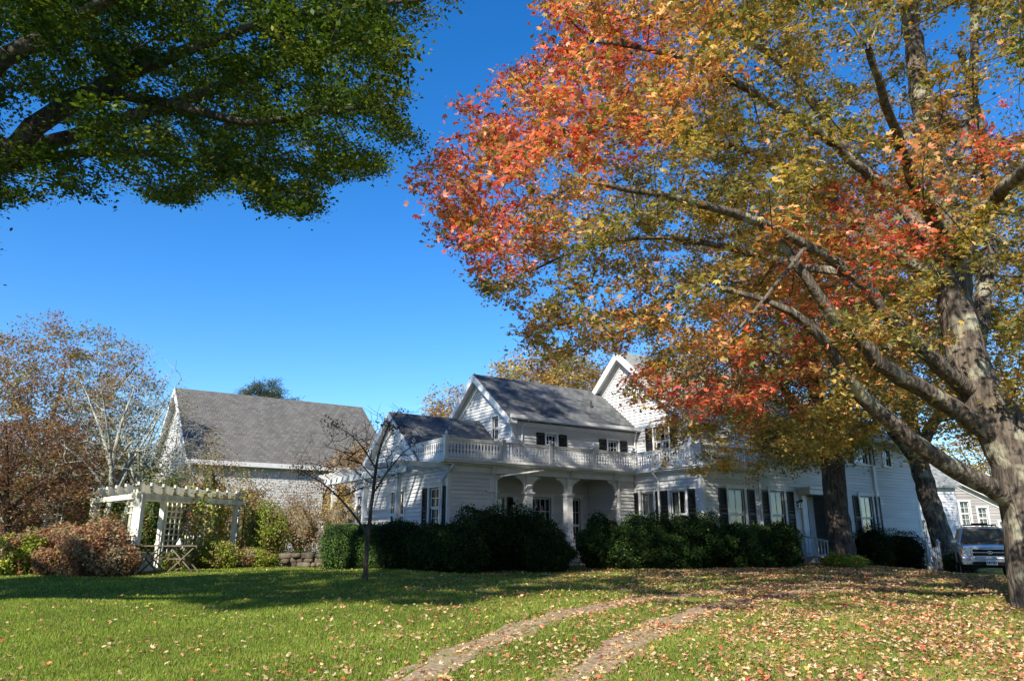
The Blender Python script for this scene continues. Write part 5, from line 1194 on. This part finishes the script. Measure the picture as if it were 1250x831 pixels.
for s_ in (-1, 1):
    b = MB(); x0 = s_*.57; x1 = s_*.80
    b.prism([(s_*.56,-.03,.75),(s_*.78,-.02,.72),(s_*.80,.0,.78),(s_*.80,.02,.97),(s_*.56,-.03,.99)], (0,.06,0)); hl = b.build('headlight', M['lens'], car)
    b = MB(); b.prism([(s_*.67+.085*math.cos(t), -.035, .86+.085*math.sin(t)) for t in th_], (0,.02,0)); b.build('reflector', M['chrome'], hl)
    b = MB(); b.box(min(s_*.81,s_*.87), max(s_*.81,s_*.87), -.012, .1, .75, .94); b.build('indicator', M['amber'], car)
    b = MB(); b.box(min(s_*.84,s_*1.05), max(s_*.84,s_*1.05), 1.42, 1.52, 1.14, 1.30); b.build('wing_mirror', M['car'], car).modifiers.new('bevel','BEVEL').width = .03
    b = MB(); b.tube([(s_*.5,2.3,1.74),(s_*.5,2.4,1.80),(s_*.5,4.0,1.80),(s_*.5,4.1,1.74)], .018, 6); b.build('roof_rail', M['tyre'], car)
    b = MB(); b.box(min(s_*.6,s_*.72), max(s_*.6,s_*.72), -.13, -.1, .50, .58); b.build('fog_light', M['lens'], car)
b = MB()
for y_ in (2.5, 3.2, 3.9): b.box(-.52,.52,y_-.03,y_+.03,1.80,1.82)
b.box(-.2,.3,2.9,3.5,1.825,1.88); b.build('roof_rack', M['tyre'], car)
b = MB(); b.hexa([(-.84,-.10,.46),(.84,-.10,.46),(.86,.25,.46),(-.86,.25,.46)], [(-.86,-.13,.71),(.86,-.13,.71),(.88,.15,.73),(-.88,.15,.73)]); bp_ = b.build('bumper', M['chrome'], car); bevel(bp_, .03)
b = MB(); b.box(-.55,.55,-.145,-.13,.47,.56); b.build('bumper_intake', M['tyre'], bp_)
b = MB(); b.box(-.16,.16,-.165,-.15,.46,.62); pl_ = b.build('number_plate', M['plate'], car)
b = MB()
for i, x_ in enumerate((-.12,-.075,-.03,.03,.075,.12)): b.box(x_-.013, x_+.013, -.168, -.1652, .50, .57)
pc_ = b.build('plate_characters', M['black'], pl_)
b = MB(); b.box(-.8,.8,.1,4.5,.36,.5); b.build('underbody', M['tyre'], car)
for s_ in (-1, 1):
    for y_ in (.78, 3.55):
        b = MB(); b.tube([(s_*.62,y_,.37),(s_*.65,y_,.37),(s_*.85,y_,.37),(s_*.88,y_,.37)], [.33,.37,.37,.33], 28); wh = b.build('wheel', M['tyre'], car, smooth=False)
        b = MB(); b.tube([(s_*.86,y_,.37),(s_*.885,y_,.37)], [.24,.21], 20); b.build('rim', M['metal'], wh)
        b = MB()
        for i in range(9):
            t0 = math.pi*i/8; b.beam((s_*.885, y_+.43*math.cos(t0), .40+.43*math.sin(t0)), (s_*.885, y_+.43*math.cos(t0+.39), .40+.43*math.sin(t0+.39)), .05, .05, (1,0,0)) if i < 8 else None
        b.build('wheel_arch', M['tyre'], car)
def local_leaves(name, x0, x1, y0, y1, z, n_, loc, rz, label):
    x = rng.uniform(x0, x1, n_); y = y1 - (y1-y0)*rng.random(n_)**1.5
    P_ = np.stack([x*math.cos(rz) - y*math.sin(rz) + loc[0], x*math.sin(rz) + y*math.cos(rz) + loc[1], np.full(n_, loc[2]+z) + rng.uniform(0, .02, n_)], 1)
    o_ = leaves(name, P_, rng.uniform(.05, .09, n_), pal(np.array(rng.choice(['rust','orange','brown'], n_), object), n_), 'maple', M['litter'], None, (0,0,0), None, .25); return tag(o_, label, 'leaves', kind='stuff')
local_leaves('leaf_litter', -.72, .72, .9, 1.3, 1.165, 90, cpx, CZ, 'orange dry leaves gathered below the windscreen of the parked car')

# ------------------------------------------------------------------ grass blades and fallen leaves
def frustum(n_, y0, y1, powr=1.0, xr=(-1, 1)):
    y = y0 + (y1-y0)*rng.random(n_)**powr; x = rng.uniform(xr[0], xr[1], n_)*(y*.74 + .6); return x, y
def trackdist(x, y):
    d = np.full(len(x), 9.)
    for seg, wd in TRACKS:
        s_ = seg[::4]
        for i in range(0, len(x), 20000):
            sl = slice(i, i+20000); d[sl] = np.minimum(d[sl], np.sqrt(((x[sl, None]-s_[None, :, 0])**2 + (y[sl, None]-s_[None, :, 1])**2).min(1)) - wd/2)
    return d
def blades(n_, y0, y1, powr, hr, wr, name):
    x, y = frustum(n_, y0, y1, powr); td = trackdist(x, y); k = rng.random(len(x)) < np.where(td > 0, 1, .26 + .74*np.exp(td/.12)); x, y = x[k], y[k]; td = td[k]; n_ = len(x)
    patch = np.sin(x*1.3+1)*np.sin(y*1.1)+.6*np.sin(x*3.1-y*2.3)+.4*np.sin(x*7+y*5)
    h = rng.uniform(*hr, n_)*(1 + .18*patch)*np.where(td < .05, .7, 1); w_ = rng.uniform(*wr, n_); a = rng.uniform(0, 6.28, n_)
    z = gz(x, y); lx = rng.normal(0, .45, n_)*h; ly = rng.normal(0, .45, n_)*h
    p0 = np.stack([x - np.cos(a)*w_, y - np.sin(a)*w_, z-.003], 1); p1 = np.stack([x + np.cos(a)*w_, y + np.sin(a)*w_, z-.003], 1); p2 = np.stack([x+lx, y+ly, z+h], 1)
    V = np.stack([p0, p1, p2], 1).reshape(-1, 3)
    c_ = np.array([(.19,.27,.03), (.24,.31,.038), (.15,.24,.024), (.30,.33,.06)])[rng.integers(0, 4, n_)]
    dry = (rng.random(n_) < np.clip(.06 + .025*(x+2) + .05*patch, .03, .45)); c_[dry] = np.array((.36,.31,.12))
    c_ *= (1 + .10*patch + .10*np.sin(x*11+np.sin(y*7)*2)*np.sin(y*9+x*3) + rng.normal(0, .14, n_))[:, None]
    return np_mesh(name, V, np.arange(n_*3, dtype=np.int32), 3, M['grass'], None, np.repeat(np.clip(c_, .005, 1), 3, 0))
g1 = blades(330000, 6.8, 15, 1.25, (.02,.05), (.003,.0055), 'grass'); tag(g1, 'short mown green grass with dry blades covering the near lawn', 'grass', kind='stuff')
g2_ = blades(170000, 14.5, 30, 1.1, (.025,.05), (.006,.011), 'grass'); tag(g2_, 'mown grass covering the far lawn up to the shrubs', 'grass', kind='stuff')
def litter(n_):
    x, y = frustum(int(n_*3.2), 7, 29, 1.0); 
    dens = .035 + .16*S((x+5)/6) + .55*S((x-.5)/5) + .3*S((y-15)/8)*S((x-2)/5)
    cl = .55 + .45*np.sin(x*1.9+y*.7)*np.sin(y*1.5-x*.6) + .3*np.sin(x*4.3+1)*np.sin(y*3.7)
    td = trackdist(x, y); dens = dens*np.clip(cl, .2, 1.4)*np.where(td < .05, 2.6, 1.) + np.where(td < .05, .12, 0); k = rng.random(len(x)) < dens; x, y = x[k], y[k]; n2 = len(x)
    z = gz(x, y) + rng.uniform(.012, .045, n2)*np.where(trackdist(x, y) < 0, .4, 1)
    nm = np.array(rng.choice(['tanleaf','tanleaf','tanleaf','rustleaf','orange','red','yellowleaf'], n2, p=[.2,.22,.18,.2,.07,.06,.07]), object)
    o_ = leaves('leaf_litter', np.stack([x, y, z], 1), rng.uniform(.024, .058, n2), pal(nm, n2, .2), 'maple', M['litter'], None, (0,0,0), None, .42); print('litter', n2)
    return tag(o_, 'fallen tan, red and orange maple leaves scattered over the lawn', 'leaves', kind='stuff')
PAL['tanleaf'] = [(.48,.29,.16), (.56,.37,.22), (.42,.24,.13), (.60,.45,.28)]
PAL['rustleaf'] = [(.36,.13,.06), (.30,.10,.05), (.42,.18,.08), (.26,.11,.06)]
PAL['yellowleaf'] = [(.60,.42,.10), (.55,.36,.09), (.62,.46,.16), (.5,.38,.12)]
litter(105000)

# unseen wood added behind the viewpoint to darken window reflections and front shade
n_ = 26000; cx_ = rng.uniform(-70, 70, 60); cy_ = rng.uniform(-52, -36, 60); ch_ = rng.uniform(8, 13, 60); k = rng.integers(0, 60, n_); d = rng.normal(0, 1, (n_, 3)); d /= np.linalg.norm(d, axis=1)[:, None]
P_ = np.stack([cx_[k], cy_[k], ch_[k]*.5], 1) + d*np.stack([np.full(n_, 5.), np.full(n_, 4.), ch_[k]*.5], 1)*(.6+.4*rng.random((n_, 1))); P_[:, 2] = np.maximum(P_[:, 2], .3)
tag(leaves('added_woodland', P_, rng.uniform(.5, 1.1, n_), pal('olive', n_)*.6, 'round', M['needle'], None, (0,0,0), None, 1.), 'unseen olive wood added behind the viewpoint to darken reflections and shade', 'added_woodland', kind='stuff')
